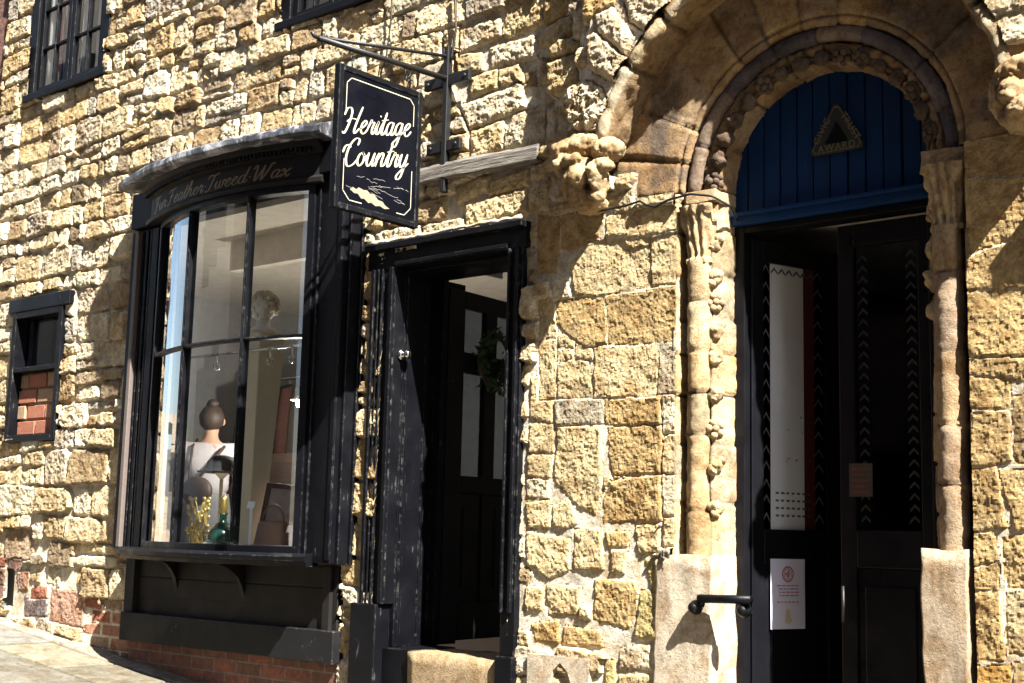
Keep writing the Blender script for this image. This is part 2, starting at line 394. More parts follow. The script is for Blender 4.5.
for pts, c in [([(22, -28), (70, -30), (66, 70), (20, 62)], CRM), ([(76, -6), (182, -8), (184, 76), (80, 78)], GRY), ([(84, 84), (181, 84), (180, 240), (165, 300), (130, 265), (76, 235)], CRM),
               ([(192, 2), (320, 2), (320, 74), (195, 76)], OCH), ([(200, 82), (322, 80), (320, 190), (210, 194)], OCH), ([(190, 255), (212, 215), (320, 200), (322, 300), (192, 306)], OCH),
               ([(260, 312), (318, 312), (318, 376), (270, 382)], CRM), ([(326, -10), (357, -12), (357, 96), (326, 98)], PLE), ([(327, 102), (357, 102), (357, 188), (327, 188)], CRM), ([(327, 194), (358, 194), (356, 290), (327, 290)], PLE),
               ([(328, 296), (357, 296), (357, 362), (330, 366)], CRM), ([(285, 395), (325, 390), (325, 460), (300, 460)], YEL), ([(275, 468), (320, 464), (322, 584), (260, 575)], YEL),
               ([(168, 442), (262, 446), (275, 482), (250, 560), (165, 535)], OCH), ([(120, 326), (184, 322), (190, 420), (118, 420)], CRM), ([(190, 330), (246, 330), (246, 366), (200, 366)], OCH),
               ([(205, 372), (242, 372), (240, 430), (207, 426)], CRM), ([(8, 330), (110, 346), (110, 420), (60, 440), (10, 402)], CRM), ([(70, 272), (110, 256), (130, 310), (100, 325), (70, 315)], CRM),
               ([(6, 262), (65, 256), (65, 320), (10, 322)], CRM), ([(55, 456), (135, 460), (130, 525), (60, 525)], CRM), ([(6, 460), (48, 460), (45, 515), (6, 520)], CRM), ([(18, 546), (85, 536), (85, 590), (30, 586)], OCH),
               ([(95, 550), (180, 562), (186, 600), (95, 594)], OCH), ([(225, 602), (300, 592), (300, 650), (225, 652)], PLE), ([(190, 632), (216, 632), (216, 690), (190, 690)], YEL), ([(20, 82), (70, 76), (70, 140), (20, 140)], CRM),
               ([(15, 150), (70, 150), (60, 200), (15, 196)], CRM), ([(12, 206), (60, 206), (60, 250), (12, 246)], PLE), ([(192, 206), (238, 190), (236, 245), (196, 250)], OCH),
               ([(225, 665), (310, 665), (310, 760), (220, 760)], CRM), ([(318, 690), (400, 690), (400, 760), (318, 760)], CRM)]:
    hand(*B, pts, c, gap=-.012 if max(q[1] for q in pts) < 312 else -.003, h=.015, rough=.0034, edge=.016)
# --- blocks right of the arch
R_ = (920, 380, 2.25)
for pts, c in [([(80, -2), (195, 0), (192, 54), (80, 62)], OCH), ([(84, 70), (188, 65), (198, 180), (84, 192)], OCH), ([(80, 204), (160, 200), (186, 328), (80, 334)], OCH), ([(82, 345), (155, 345), (168, 400), (114, 412), (84, 380)], OCH),
               ([(116, 482), (170, 486), (182, 630), (106, 626)], OCH), ([(96, 652), (196, 645), (200, 760), (90, 760)], ORA), ([(204, 40), (330, 28), (330, 180), (206, 186)], OCH), ([(172, 206), (330, 198), (330, 328), (216, 332)], OCH),
               ([(186, 362), (330, 340), (330, 464), (192, 466)], OCH), ([(192, 484), (330, 474), (330, 618), (196, 612)], CRM), ([(206, 642), (330, 630), (330, 760), (206, 760)], OCH), ([(112, 420), (165, 415), (170, 476), (114, 474)], OCH)]:
    hand(*R_, pts, c, rough=.003, edge=.012, gap=-.012)
R2 = (900, 140, 2.63)
for pts, c in [([(150, -20), (330, -30), (330, 80), (150, 84)], OCH), ([(150, 92), (330, 88), (330, 236), (150, 300)], OCH), ([(150, 310), (330, 246), (330, 378), (150, 382)], OCH), ([(150, 392), (330, 388), (330, 560), (150, 556)], OCH), ([(150, 568), (330, 572), (330, 624), (150, 628)], OCH)]:
    hand(*R2, pts, c, rough=.003, edge=.014)
# --- the breast over the door: it stands about 17 cm proud and is carried by the arch and two corbels
BR = .17
def brf(cx): return BR * min(1, max(0, (cx + 4.28) / .36))
C_ = (540, 0, 3.105)
for pts, c, h in [([(258, -30), (392, -30), (390, 58), (345, 104), (285, 62)], PLE, .04), ([(182, 52), (225, 30), (292, 122), (270, 166), (186, 96)], PLE, .05), ([(152, 116), (180, 102), (270, 172), (242, 252), (156, 208)], PLE, .055),
                  ([(30, 152), (60, 127), (130, 132), (130, 160), (30, 172)], CRM, .045), ([(26, 200), (120, 167), (130, 260), (30, 290)], CRM, .05), ([(2, 86), (90, 38), (100, 100), (2, 130)], CRM, .03),
                  ([(0, 0), (80, -20), (72, 30), (0, 60)], OCH, .03), ([(132, -20), (236, -20), (230, 25), (136, 60)], OCH, .035), ([(0, 332), (26, 330), (26, 430), (0, 436)], PLE, .03)]:
    hand(*C_, pts, c, h=h, base=brf(np.mean([p[0] for p in pxpoly(*C_, pts, -.12)])) * .9, y=-.17 if pts[0][0] > 120 else -.09, rough=.009, edge=.04)
ros = [(145 + 74 * math.cos(t), 330 + 82 * math.sin(t)) for t in np.arange(0, 2 * PI, .5)]
stone(pxpoly(*C_, ros, -.15), .045, .045, .026, PLE, (.05, 0), brf(-3.95) * .9, True, 0, .008, .004)
for k in range(9):                            # stones of the breast to the right of the crown and above the frame
    pass
# --- long stones left of the breast
D_ = (440, 0, 3.106)
for pts, c in [([(60, 96), (175, 57), (182, 105), (62, 160)], PLE), ([(182, 108), (215, 2), (400, -10), (380, 35), (200, 112)], CRM), ([(302, 116), (408, 42), (412, 80), (312, 140)], CRM), ([(152, 152), (290, 112), (290, 170), (160, 202)], PLE),
               ([(66, 330), (240, 262), (260, 330), (90, 392)], PLE), ([(202, 400), (230, 356), (340, 332), (340, 420), (202, 456)], PLE), ([(92, 242), (170, 217), (175, 270), (95, 290)], CRM), ([(180, 218), (240, 202), (250, 250), (178, 262)], CRM),
               ([(95, 412), (190, 378), (200, 452), (95, 492)], CRM), ([(50, 582), (145, 547), (145, 590), (55, 622)], CRM), ([(152, 566), (265, 527), (270, 570), (152, 602)], CRM), ([(80, 637), (260, 587), (260, 650), (80, 700)], CRM),
               ([(282, 520), (345, 492), (320, 540), (282, 550)], PLE), ([(50, 172), (120, 167), (130, 217), (55, 237)], CRM), ([(276, 600), (330, 560), (330, 640), (276, 650)], CRM)]:
    hand(*D_, pts, c, h=.028, rough=.009, edge=.026)
# --- old brick patch at the foot on the far left
E_ = (0, 455, 3.0)
for pts, c in [([(35, 318), (72, 316), (70, 345), (33, 347)], DKB), ([(105, 400), (150, 398), (150, 424), (102, 426)], BRK), ([(85, 428), (148, 428), (148, 478), (85, 478)], (.17, .14, .14)), ([(165, 406), (255, 420), (258, 512), (160, 492)], (.40, .24, .17)),
               ([(0, 305), (25, 308), (22, 330), (0, 330)], BRK), ([(0, 345), (20, 345), (18, 385), (0, 385)], DKB), ([(62, 355), (95, 352), (92, 400), (66, 402)], (.36, .22, .16)), ([(0, 395), (18, 395), (16, 440), (0, 440)], DKB),
               ([(30, 225), (110, 228), (105, 310), (28, 310)], (.40, .30, .2)), ([(-60, 400), (-4, 395), (-4, 450), (-60, 455)], BRK), ([(-70, 330), (-6, 330), (-6, 390), (-70, 392)], BRK)]:
    hand(*E_, pts, c, h=.014, rough=.004, edge=.014, y=0)
for r in range(7):                             # bricks below the shaded strip beside the bay
    z0 = .62 + r * .085
    for q in range(4):
        x0 = -8.36 + q * .235 + (r % 2) * .11
        if x0 < -8.4: continue
        stone([(x0, z0), (x0 + .215, z0), (x0 + .215, z0 + .07), (x0, z0 + .07)], .010, .010, .003, random.choice([BRK, DKB, (.38, .2, .13), (.33, .24, .17)]), (0, 0), 0, True, 0, .004)
# --- everything else: coursed rubble
def rubble():
    z = ZB; k = 0
    while z < ZT + .2:
        zm = z
        ch = random.choice([.125, .14, .155, .17, .185, .20]) if z > 3.1 else random.choice([.14, .165, .19, .21, .235])
        a0, a1 = (k * 7.13, (k + 1) * 7.13)
        def zl(x, kk, z_): return z_ + .045 * float(fbm(np.array([x * .8]), np.array([kk * 3.7]), 77, 2)[0])
        x = XL - .2
        while x < XR + .3:
            w = ch * random.uniform(.9, 2.2)
            if random.random() < .12: w = ch * random.uniform(2.3, 3.0)
            if random.random() < .16: w = ch * random.uniform(.6, 1.0)
            if x > -1.75: w *= 1.7
            x1 = x + w
            b0, b1 = zl(x, k, z), zl(x1, k, z); t0, t1 = zl(x, k + 1, z + ch), zl(x1, k + 1, z + ch)
            j = lambda s=.013: random.uniform(-s, s)
            subs = []
            if random.random() < .26 and ch > .15:
                f = random.uniform(.38, .62)
                m0, m1 = b0 + (t0 - b0) * f + j(.02), b1 + (t1 - b1) * f + j(.02)
                if random.random() < .5:
                    xm = x + w * random.uniform(.35, .65)
                    subs += [[(x, b0), (xm, (b0 + b1) / 2), (xm, (m0 + m1) / 2), (x, m0)], [(xm, (b0 + b1) / 2), (x1, b1), (x1, m1), (xm, (m0 + m1) / 2)]]
                else: subs.append([(x, b0), (x1, b1), (x1, m1), (x, m0)])
                subs.append([(x, m0), (x1, m1), (x1, t1), (x, t0)])
            else: subs.append([(x, b0), (x1, b1), (x1, t1), (x, t0)])
            for q in subs:
                g = random.uniform(.003, .009)
                q = [(q[0][0] + g + j(), q[0][1] + g + j(.010)), (q[1][0] - g + j(), q[1][1] + g + j(.010)), (q[2][0] - g + j(), q[2][1] - g + j(.010)), (q[3][0] + g + j(), q[3][1] - g + j(.010))]
                # knock a corner or two off
                pl = []
                for n in range(4):
                    if random.random() < .45:
                        a, b, c = q[n - 1], q[n], q[(n + 1) % 4]
                        f1 = random.uniform(.1, .3); f2 = random.uniform(.1, .3)
                        if math.dist(a, b) > .05 and math.dist(b, c) > .05:
                            f1 = min(f1, .05 / math.dist(a, b)); f2 = min(f2, .05 / math.dist(b, c))
                        pl += [(b[0] + (a[0] - b[0]) * f1, b[1] + (a[1] - b[1]) * f1), (b[0] + (c[0] - b[0]) * f2, b[1] + (c[1] - b[1]) * f2)]
                    else: pl.append(q[n])
                cx = sum(p[0] for p in pl) / len(pl); cz = sum(p[1] for p in pl) / len(pl)
                base = .006; h = random.uniform(.018, .046); rough = random.uniform(.004, .011); ed = random.uniform(.008, .020)
                R = math.hypot(cx - AXC, cz - AZC)
                if cz > 3.62 and R > .95 and -4.28 < cx < -1.62: base = brf(cx); h = random.uniform(.0, .03)
                col = None
                if cx > -4.4 and cz < 1.2: rough *= .6
                stone(pl, h, ed, rough, col, (random.uniform(-.05, .08), random.uniform(-.12, .02)), base, False, .34, .013)
            x = x1
        z = z + ch; k += 1
rubble()
for _ in range(5200):                          # small packing stones fill what is left of the beds
    if _ < 2600: cx, cz = random.uniform(-4.6, -3.45), random.uniform(.3, 5.2)
    else: cx, cz = random.uniform(XL, -1.0), random.uniform(.3, 6.2)
    ww, hh_ = random.uniform(.035, .11), random.uniform(.03, .075)
    bs_ = brf(cx) if (cz > 3.62 and math.hypot(cx - AXC, cz - AZC) > .95 and -4.28 < cx < -1.62) else 0
    stone([(cx - ww * random.uniform(.8, 1.1), cz - hh_ * random.uniform(.7, 1.1)), (cx + ww * random.uniform(.8, 1.1), cz - hh_ * random.uniform(.7, 1.1)), (cx + ww * random.uniform(.7, 1.1), cz + hh_ * random.uniform(.7, 1.1)), (cx - ww * random.uniform(.7, 1.1), cz + hh_ * random.uniform(.7, 1.1))],
          random.uniform(.010, .026), random.uniform(.012, .026), .008, None, (random.uniform(-.1, .12), random.uniform(-.15, .06)), bs_, False, .22, .012, cov=.16)
RAD = np.hypot(XX - AXC, ZZ - AZC); RAD2 = np.hypot(XX + 2.87, ZZ - 3.33)
# mortar bed of the breast stands proud with it
brm = (RAD > .9) & (ZZ > 3.6) & (XX > -4.28) & (XX < -1.62)
H[brm & ~COV] += BR * np.clip((XX[brm & ~COV] + 4.28) / .36, 0, 1)
YW = -(H + SWELL * np.clip((-XX - 4.6) / 1.0, 0, 1) * 1.0)
# openings
hole = np.zeros((NX, NZ), bool)
def cut(x0, x1, z0, z1):
    global hole; hole |= (XX > x0) & (XX < x1) & (ZZ > z0) & (ZZ < z1)
cut(-9.62, -8.58, 5.02, 9); cut(-6.50, -5.60, 4.86, 9); cut(-9.51, -8.86, 2.32, 3.26); cut(-7.77, -5.74, .2, 3.95); cut(-7.88, -5.71, 1.55, 3.9); cut(-5.46, -4.49, -1, 3.24)
hole |= (np.abs(XX - AXC) < .698) & (ZZ < AZC) & (ZZ > -1)
hole |= (RAD2 < 1.04) & (ZZ >= AZC + .14)
hole |= (RAD < .93) & (ZZ >= AZC + .004)
hole |= (XX > -3.595) & (XX < -3.4) & (ZZ < 1.59)
hole |= (XX > -9.40) & (XX < -9.31) & (ZZ > 1.10) & (ZZ < 1.36)
idx = np.arange(NX * NZ)
Q = qgrid(NX, NZ)
hf = hole.ravel()
Q = Q[~(hf[Q].any(1))]
used = np.zeros(NX * NZ, bool); used[Q.ravel()] = True
remap = np.cumsum(used) - 1
V = np.stack([XX, YW, ZZ], -1).reshape(-1, 3)[used]
wall_me = grid_mesh('stone wall', V, remap[Q], np.clip(CM.reshape(-1, 3)[used], 0, 1), smooth=False)
house = empty('stone_house', (-5, 0, 0))
tag(house, 'old cream rubble stone house with round arched doorway and black bow shop window', 'house')
wall = link('wall', wall_me, M['wall'], house)
def wall_y(x, z):
    i = min(NX - 1, max(0, int(np.searchsorted(GX, x)))); j = min(NZ - 1, max(0, int(np.searchsorted(GZ, z)))); return float(YW[i, j])
# rest of the building's shell
b = MB()
b.box(XL, XR, 6.0, 6.2, -.3, 6.9); b.box(XL, XR, .03, 6.2, 6.9, 7.05); b.box(XR - .02, XR + .2, 0.03, 6.2, -.5, 6.9); b.box(XL - .02, XL + .16, .05, 6.2, 0, 6.9)
b.obj('side_wall', M['render'], house)
# ------------------------------------------------------------------ the arched doorway
def path(z_lo, th0=None, th1=None, step=.012, r=.6):
    """list of (kind,t): straight jambs and the half circle, as functions R -> (x,z)"""
    out = []
    if z_lo is not None:
        for z in np.arange(z_lo, AZC, step): out.append(('L', z))
    a0 = PI if th0 is None else th0; a1 = 0 if th1 is None else th1
    n = int(abs(a0 - a1) * r / step)
    for k in range(n + 1): out.append(('A', a0 + (a1 - a0) * k / n))
    if z_lo is not None:
        for z in np.arange(AZC, z_lo - 1e-6, -step): out.append(('R', z))
    return out
def pt(p, R):
    if p[0] == 'L': return AXC - R, p[1]
    if p[0] == 'R': return AXC + R, p[1]
    return AXC + R * math.cos(p[1]), AZC + R * math.sin(p[1])
def spath(P, r):
    s = [0]
    for k in range(1, len(P)):
        a = pt(P[k - 1], r); c = pt(P[k], r); s.append(s[-1] + math.dist(a, c))
    return np.array(s)
def resample(prof, step):
    out = [prof[0]]
    for a, b in zip(prof[:-1], prof[1:]):
        n = max(1, int(math.dist(a, b) / step))
        for k in range(1, n + 1): out.append((a[0] + (b[0] - a[0]) * k / n, a[1] + (b[1] - a[1]) * k / n))
    return out
def stone_sweep(name, P, prof, r_mid, blocks, cols, rough, joint=.007, jd=.012, seed=1, pstep=.01, parent=None, material=None, soot=0.0, proud=.006, wob=.0, col2=None, ysplit=0, shift=0, carve=None):
    prof = resample(prof, pstep); n = len(prof); S = spath(P, r_mid)
    L = np.array([0] + [math.dist(prof[i], prof[i - 1]) for i in range(1, n)]).cumsum()
    pr = np.array(prof)
    tg = np.gradient(pr, axis=0); nr = np.stack([-tg[:, 1], tg[:, 0]], 1); nr /= np.linalg.norm(nr, axis=1)[:, None] + 1e-9
    # outward must have negative y or smaller R
    flip = np.sign(-(nr[:, 1]) * 1.0 - nr[:, 0] * .6); flip[flip == 0] = 1; nr *= flip[:, None]
    # block boundaries
    bs = [0.0]; rg = np.random.default_rng(seed)
    while bs[-1] < S[-1]: bs.append(bs[-1] + rg.uniform(*blocks))
    bs = np.array(bs); bi = np.clip(np.searchsorted(bs, S, side='right') - 1, 0, len(bs) - 2)
    dj = np.minimum(np.abs(S - bs[bi]), np.abs(bs[bi + 1] - S))
    bcol = np.array([np.array(cols[rg.integers(len(cols))]) * rg.uniform(.85, 1.12) for _ in bs]); bp = rg.uniform(-1, 1, len(bs)) * proud
    SS, LL = np.meshgrid(S, L, indexing='ij')
    nz = fbm(SS * 22, LL * 22 + seed * 9, 60 + seed, 4, .55) * rough + fbm(SS * 60, LL * 60, 70 + seed, 2) * rough * .25
    jm = np.clip(1 - (dj[:, None] + .004 * fbm(SS * 15, LL * 15, 5, 2)) / joint, 0, 1)
    dsp = nz + bp[bi][:, None] - jd * np.sqrt(jm)
    if carve: dsp = dsp + np.where((pr[:, 0] > carve[0]) & (pr[:, 0] < carve[1]) & (pr[:, 1] < .09), carve[2], 0)[None, :] * (np.sin(SS * 2 * PI / .062 + 4 * np.sin(SS * 9) + LL * 60) * .7 + fbm(SS * 40, LL * 40, 99, 2))
    Rr = pr[None, :, 0] + nr[None, :, 0] * dsp; Yy = pr[None, :, 1] + nr[None, :, 1] * dsp
    if shift:
        th = np.array([p[1] if p[0] == 'A' else 0 for p in P]); Rr = Rr + (shift * (1 - np.cos(th)) / 2)[:, None]
    if wob: Rr = Rr + wob * fbm(SS * 5, SS * 0 + seed, 9, 3)
    X = np.empty_like(Rr); Z = np.empty_like(Rr)
    for k, p in enumerate(P):
        if p[0] == 'L': X[k] = AXC - Rr[k]; Z[k] = p[1]
        elif p[0] == 'R': X[k] = AXC + Rr[k]; Z[k] = p[1]
        else: X[k] = AXC + Rr[k] * math.cos(p[1]); Z[k] = AZC + Rr[k] * math.sin(p[1])
    C = bcol[bi][:, None, :] * (1 + .18 * fbm(SS * 9, LL * 9, 80 + seed, 4)[..., None])
    if col2:
        bc2 = np.array([np.array(col2[rg.integers(len(col2))]) * rg.uniform(.85, 1.12) for _ in bs]); C = np.where((pr[:, 1] > ysplit)[None, :, None], bc2[bi][:, None, :] * (C / (bcol[bi][:, None, :])), C)
    if soot:
        st = np.clip(fbm(X * 5, Z * 5, 90, 5, .6) * 4.5 - .35, 0, 1)[..., None] * soot
        C = C * (1 - st) + np.array([.12, .10, .088]) * st
    C = C * (1 - .5 * jm[..., None])
    me = grid_mesh(name, np.stack([X, Yy, Z], -1).reshape(-1, 3), qgrid(len(P), n), np.clip(C.reshape(-1, 3), 0, 1))
    bm = bmesh.new(); bm.from_mesh(me); bmesh.ops.recalc_face_normals(bm, faces=bm.faces); bm.to_mesh(me); bm.free()
    return link(name, me, material or M['dressed'], parent)
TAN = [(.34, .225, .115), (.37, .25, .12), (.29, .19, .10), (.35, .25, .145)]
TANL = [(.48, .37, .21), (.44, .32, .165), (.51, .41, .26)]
arch = stone_sweep('archway', path(None), [(1.14, .03), (1.08, .012), (.98, .004), (.80, 0), (.722, 0), (.712, .004), (.706, .020), (.700, .014), (.690, .012), (.678, .018), (.670, .03), (.667, .10)], .8, (.17, .25), TAN, .0055, seed=3, parent=house, soot=.7, joint=.006, jd=.012)
# inner order: plain reveals on the jambs, a carved band and the rosette hollow round the arch
jprof = [(.712, -.004), (.700, .0), (.694, .012), (.688, .04), (.682, .125), (.60, .125), (.555, .10), (.55, .060), (.542, .054), (.535, .062), (.525, .074), (.515, .082), (.508, .092), (.502, .105), (.498, .13), (.497, .34)]
for nm, sd in (('L', 5), ('R', 6)):
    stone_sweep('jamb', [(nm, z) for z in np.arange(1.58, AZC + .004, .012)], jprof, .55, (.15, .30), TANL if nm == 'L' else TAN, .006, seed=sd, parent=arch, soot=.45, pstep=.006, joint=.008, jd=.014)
stone_sweep('carved_band', path(None), [(.668, .10), (.602, .095), (.594, .07), (.586, .056), (.572, .053), (.558, .060), (.552, .076), (.548, .080), (.542, .072), (.53, .073), (.520, .076), (.513, .070), (.507, .080), (.502, .10), (.498, .13), (.497, .34)], .55, (.15, .27), TAN + [(.46, .33, .18)], .0055, seed=7, parent=arch, soot=.55, pstep=.006, joint=.007, jd=.016, carve=(.556, .592, .007))
# ring of rough voussoirs at the edge of the breast
stone_sweep('arch_hood', path(None, PI - .26, .10), [(1.06, -.10), (1.03, -.142), (.99, -.162), (.955, -.170), (.938, -.158), (.930, -.125), (.930, -.06), (.94, .02)], .95, (.20, .36), [(.55, .46, .31), (.50, .40, .24), (.56, .48, .34)], .015, joint=.014, jd=.026, seed=9, parent=arch, proud=.014, wob=.016, col2=TAN, ysplit=-.163, shift=.11, material=M['wall'])
def circ_prof(R, y, r, a0=-20, a1=200, n=14):
    return [(R + r * math.cos(math.radians(a)), y - r * math.sin(math.radians(a))) for a in np.linspace(a0, a1, n)]
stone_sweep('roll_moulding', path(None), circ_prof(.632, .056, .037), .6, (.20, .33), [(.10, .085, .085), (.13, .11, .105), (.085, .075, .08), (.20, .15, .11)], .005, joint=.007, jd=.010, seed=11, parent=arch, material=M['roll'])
M['render_tan'] = stone_mat('tan cement repair', False, (.36, .285, .20), .5, .008, (.20, .13, .09))
# shafts, capitals, bases
for sgn, nm in ((-1, 'L'), (1, 'R')):
    Pj = [(nm, z) for z in np.arange(1.60, 2.985, .012)]
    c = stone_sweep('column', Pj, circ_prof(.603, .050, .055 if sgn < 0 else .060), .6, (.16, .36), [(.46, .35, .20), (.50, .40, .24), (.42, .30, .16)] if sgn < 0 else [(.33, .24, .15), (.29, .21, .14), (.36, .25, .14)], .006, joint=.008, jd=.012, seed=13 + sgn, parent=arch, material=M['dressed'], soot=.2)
    # capital: bell of carved leaves
    nz_, na = 40, 56
    Vv = []
    for i in range(nz_ + 1):
        t = i / nz_; z = 2.965 + .275 * t
        r = .058 + .030 * t ** 1.6 + (.012 if t < .10 else 0)
        for j in range(na):
            a = 2 * PI * j / na
            sq = 1 / max(abs(math.cos(a)), abs(math.sin(a))); rr = r * (1 + (sq - 1) * .75 * t)
            leaf = .008 * math.sin(a * 13 + t * 3) + .007 * math.sin(a * 5 - t * 6) * math.sin(PI * min(1, t * 1.15)) * (1 if t > .1 else 0)
            nn = mnoise.noise(Vector((math.cos(a) * 3, math.sin(a) * 3 + sgn * 5, z * 24))) * .012 * (1 if t > .1 else .2)
            rr += leaf + nn
            Vv.append((AXC + sgn * .603 + rr * math.cos(a), .065 + rr * math.sin(a), z))
    fs = [(i * na + j, i * na + (j + 1) % na, (i + 1) * na + (j + 1) % na, (i + 1) * na + j) for i in range(nz_) for j in range(na)]
    bb = MB(); bb.add(Vv, fs); cap = bb.obj('capital', M['carved'], arch, smooth=True)
    # impost above the capital
    x0, x1 = (AXC - .665, AXC - .502) if sgn < 0 else (AXC + .502, AXC + .71)
    nx, ny, nzz = 24, 22, 10
    bb = MB(); bb.box(x0, x1, .016 if sgn < 0 else .012, .33, 3.25 if sgn < 0 else 3.215, 3.306)
    me = bb.mesh('impost'); bm = bmesh.new(); bm.from_mesh(me); bmesh.ops.subdivide_edges(bm, edges=bm.edges, cuts=14, use_grid_fill=True)
    for v in bm.verts:
        v.co += Vector((mnoise.noise(v.co * 9), mnoise.noise(v.co * 9 + Vector((5, 5, 5))), mnoise.noise(v.co * 9 + Vector((9, 1, 5))))) * .012
    bm.to_mesh(me); bm.free()
    link('impost', me, M['carved'], arch, smooth=True)
    # repaired base of pale cement
    x0, x1 = (AXC - .80, AXC - .492) if sgn < 0 else (AXC + .492, AXC + .675)
    z1 = 1.615 if sgn < 0 else 1.665
    bb = MB(); bb.box(x0, x1, -.024, .34, -.1, z1); me = bb.mesh('pillar_base'); bm = bmesh.new(); bm.from_mesh(me)
    bmesh.ops.subdivide_edges(bm, edges=bm.edges, cuts=26, use_grid_fill=True)
    for v in bm.verts:
        v.co += Vector((mnoise.noise(v.co * 7), mnoise.noise(v.co * 11 + Vector((5, 5, 5))) * .6, mnoise.noise(v.co * 8 + Vector((9, 1, 5))))) * .014 + Vector((mnoise.noise(v.co * 30), mnoise.noise(v.co * 33) * .6, mnoise.noise(v.co * 28))) * .005
    bm.to_mesh(me); bm.free()
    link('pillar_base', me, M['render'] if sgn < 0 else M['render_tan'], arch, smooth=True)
# rosettes in the hollow
def rosette_mesh(seed):
    rg = random.Random(seed); b = MB()
    if rg.random() < .55:
        b.ball((0, 0, .002), (rg.uniform(.020, .030), rg.uniform(.020, .030), rg.uniform(.018, .028)), 16, 12)
        for k in range(rg.choice([1, 2, 3])): b.ball((rg.uniform(-.02, .02), rg.uniform(-.02, .02), rg.uniform(-.012, .0)), rg.uniform(.009, .014), 10, 7)
        b.v = [tuple(Vector(v) + Vector(v).normalized() * mnoise.fractal(Vector(v) * 60 + Vector((seed, 0, 0)), 1, 2, 3) * .008) for v in b.v]
        return b
    b.ball((0, 0, -.004), (.012, .012, .012), 10, 7)
    np_ = rg.choice([5, 6, 7])
    for k in range(np_):
        a = 2 * PI * k / np_ + rg.uniform(-.15, .15); r = .021
        b.ball((r * math.cos(a), r * math.sin(a), rg.uniform(-.002, .003)), (.0125, .0125, .011), 8, 6)
    b.lathe([(.032, .006), (.034, .012), (.030, .02)], (0, 0, 0), 16)
    return b
def put_rosette(x, z, y, dirx, dirz, seed, m):
    # face mostly outward with a lean towards the opening
    nrm = Vector((dirx * .75, -.66, dirz * .75)).normalized()
    q = (-nrm).to_track_quat('Z', 'Y').to_matrix().to_4x4()
    Mx = Matrix.Translation((x, y, z)) @ q
    b = rosette_mesh(seed); b.v = [tuple(Mx @ (Vector(v) * 1.45)) for v in b.v]
    b.obj('rosette', m, arch, smooth=True)
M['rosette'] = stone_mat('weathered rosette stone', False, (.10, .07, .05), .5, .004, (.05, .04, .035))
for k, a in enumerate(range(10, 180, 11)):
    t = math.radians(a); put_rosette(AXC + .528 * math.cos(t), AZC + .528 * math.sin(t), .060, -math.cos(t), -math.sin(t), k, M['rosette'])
for k, z in enumerate((1.83, 2.02, 2.19, 2.35, 2.52, 2.64, 2.78, 2.90, 3.06)):
    put_rosette(AXC - .528, z, .066, 1, 0, 40 + k, M['carved'])
    if k > 4: put_rosette(AXC + .528, z, .066, -1, 0, 60 + k, M['carved'])
# ------------------------------------------------------------------ carved corbels: fused lumps, then weathered
def sculpt(name, balls, material, parent, vox=.0085, amp=.012, freq=30, parts=None):
    b = MB()
    for c, r in balls: b.ball(c, r, 16, 10)
    o = b.obj(name, material, None)
    r = o.modifiers.new('r', 'REMESH'); r.mode = 'VOXEL'; r.voxel_size = vox
    s = o.modifiers.new('s', 'SMOOTH'); s.iterations = 2; s.factor = .5
    me = bpy.data.meshes.new_from_object(o.evaluated_get(bpy.context.evaluated_depsgraph_get()))
    bpy.data.objects.remove(o)
    for v in me.vertices:
        n = mnoise.fractal(v.co * freq, .8, 2, 4) * amp + mnoise.ridged_multi_fractal(v.co * freq * .8, 1, 2, 3, 1, 2) * amp * .35
        v.co += v.normal * n
    if not me.materials: me.materials.append(material)
    return link(name, me, None, parent, smooth=True)
def cp(u, v, y): x, z = W(u, v, y); return (x, y, z)
M['corbel'] = stone_mat('carved corbel stone', False, (.40, .295, .165), .5, .01)
sculpt('corbel', [(cp(588, 150, -.10), (.17, .12, .075)), (cp(565, 152, -.17), (.075, .07, .05)), (cp(608, 150, -.18), (.08, .08, .055)), (cp(584, 180, -.13), (.115, .13, .11)), (cp(578, 176, -.25), (.05, .05, .055)),
                  (cp(562, 166, -.21), (.035, .06, .045)), (cp(572, 160, -.24), (.06, .035, .028)), (cp(596, 174, -.23), (.032, .05, .075)), (cp(601, 182, -.19), (.03, .05, .06)), (cp(585, 198, -.16), (.075, .10, .06)), (cp(590, 205, -.08), (.085, .1, .04)),
                  (cp(597, 196, -.20), (.045, .04, .03)), (cp(574, 190, -.24), (.03, .03, .03)), (cp(604, 165, -.22), (.04, .05, .03)), (cp(590, 168, -.27), (.022, .022, .022))], M['corbel'], house)
sculpt('corbel', [(cp(1022, 95, -.10), (.12, .14, .13)), (cp(1018, 75, -.17), (.09, .08, .05)), (cp(1012, 92, -.23), (.045, .05, .05)), (cp(1024, 108, -.22), (.07, .06, .04)), (cp(1016, 118, -.18), (.06, .07, .045)), (cp(1030, 70, -.15), (.12, .1, .06)), (cp(1035, 115, -.1), (.1, .1, .08))], M['corbel'], house)
# unseen projection added right of the view, only to cast a slanting shadow
b = MB(); b.box(-1.5, .9, -.2, .03, 3.31, 3.42); b.obj('shadow_ledge', M['render'], house, bevel=.01)

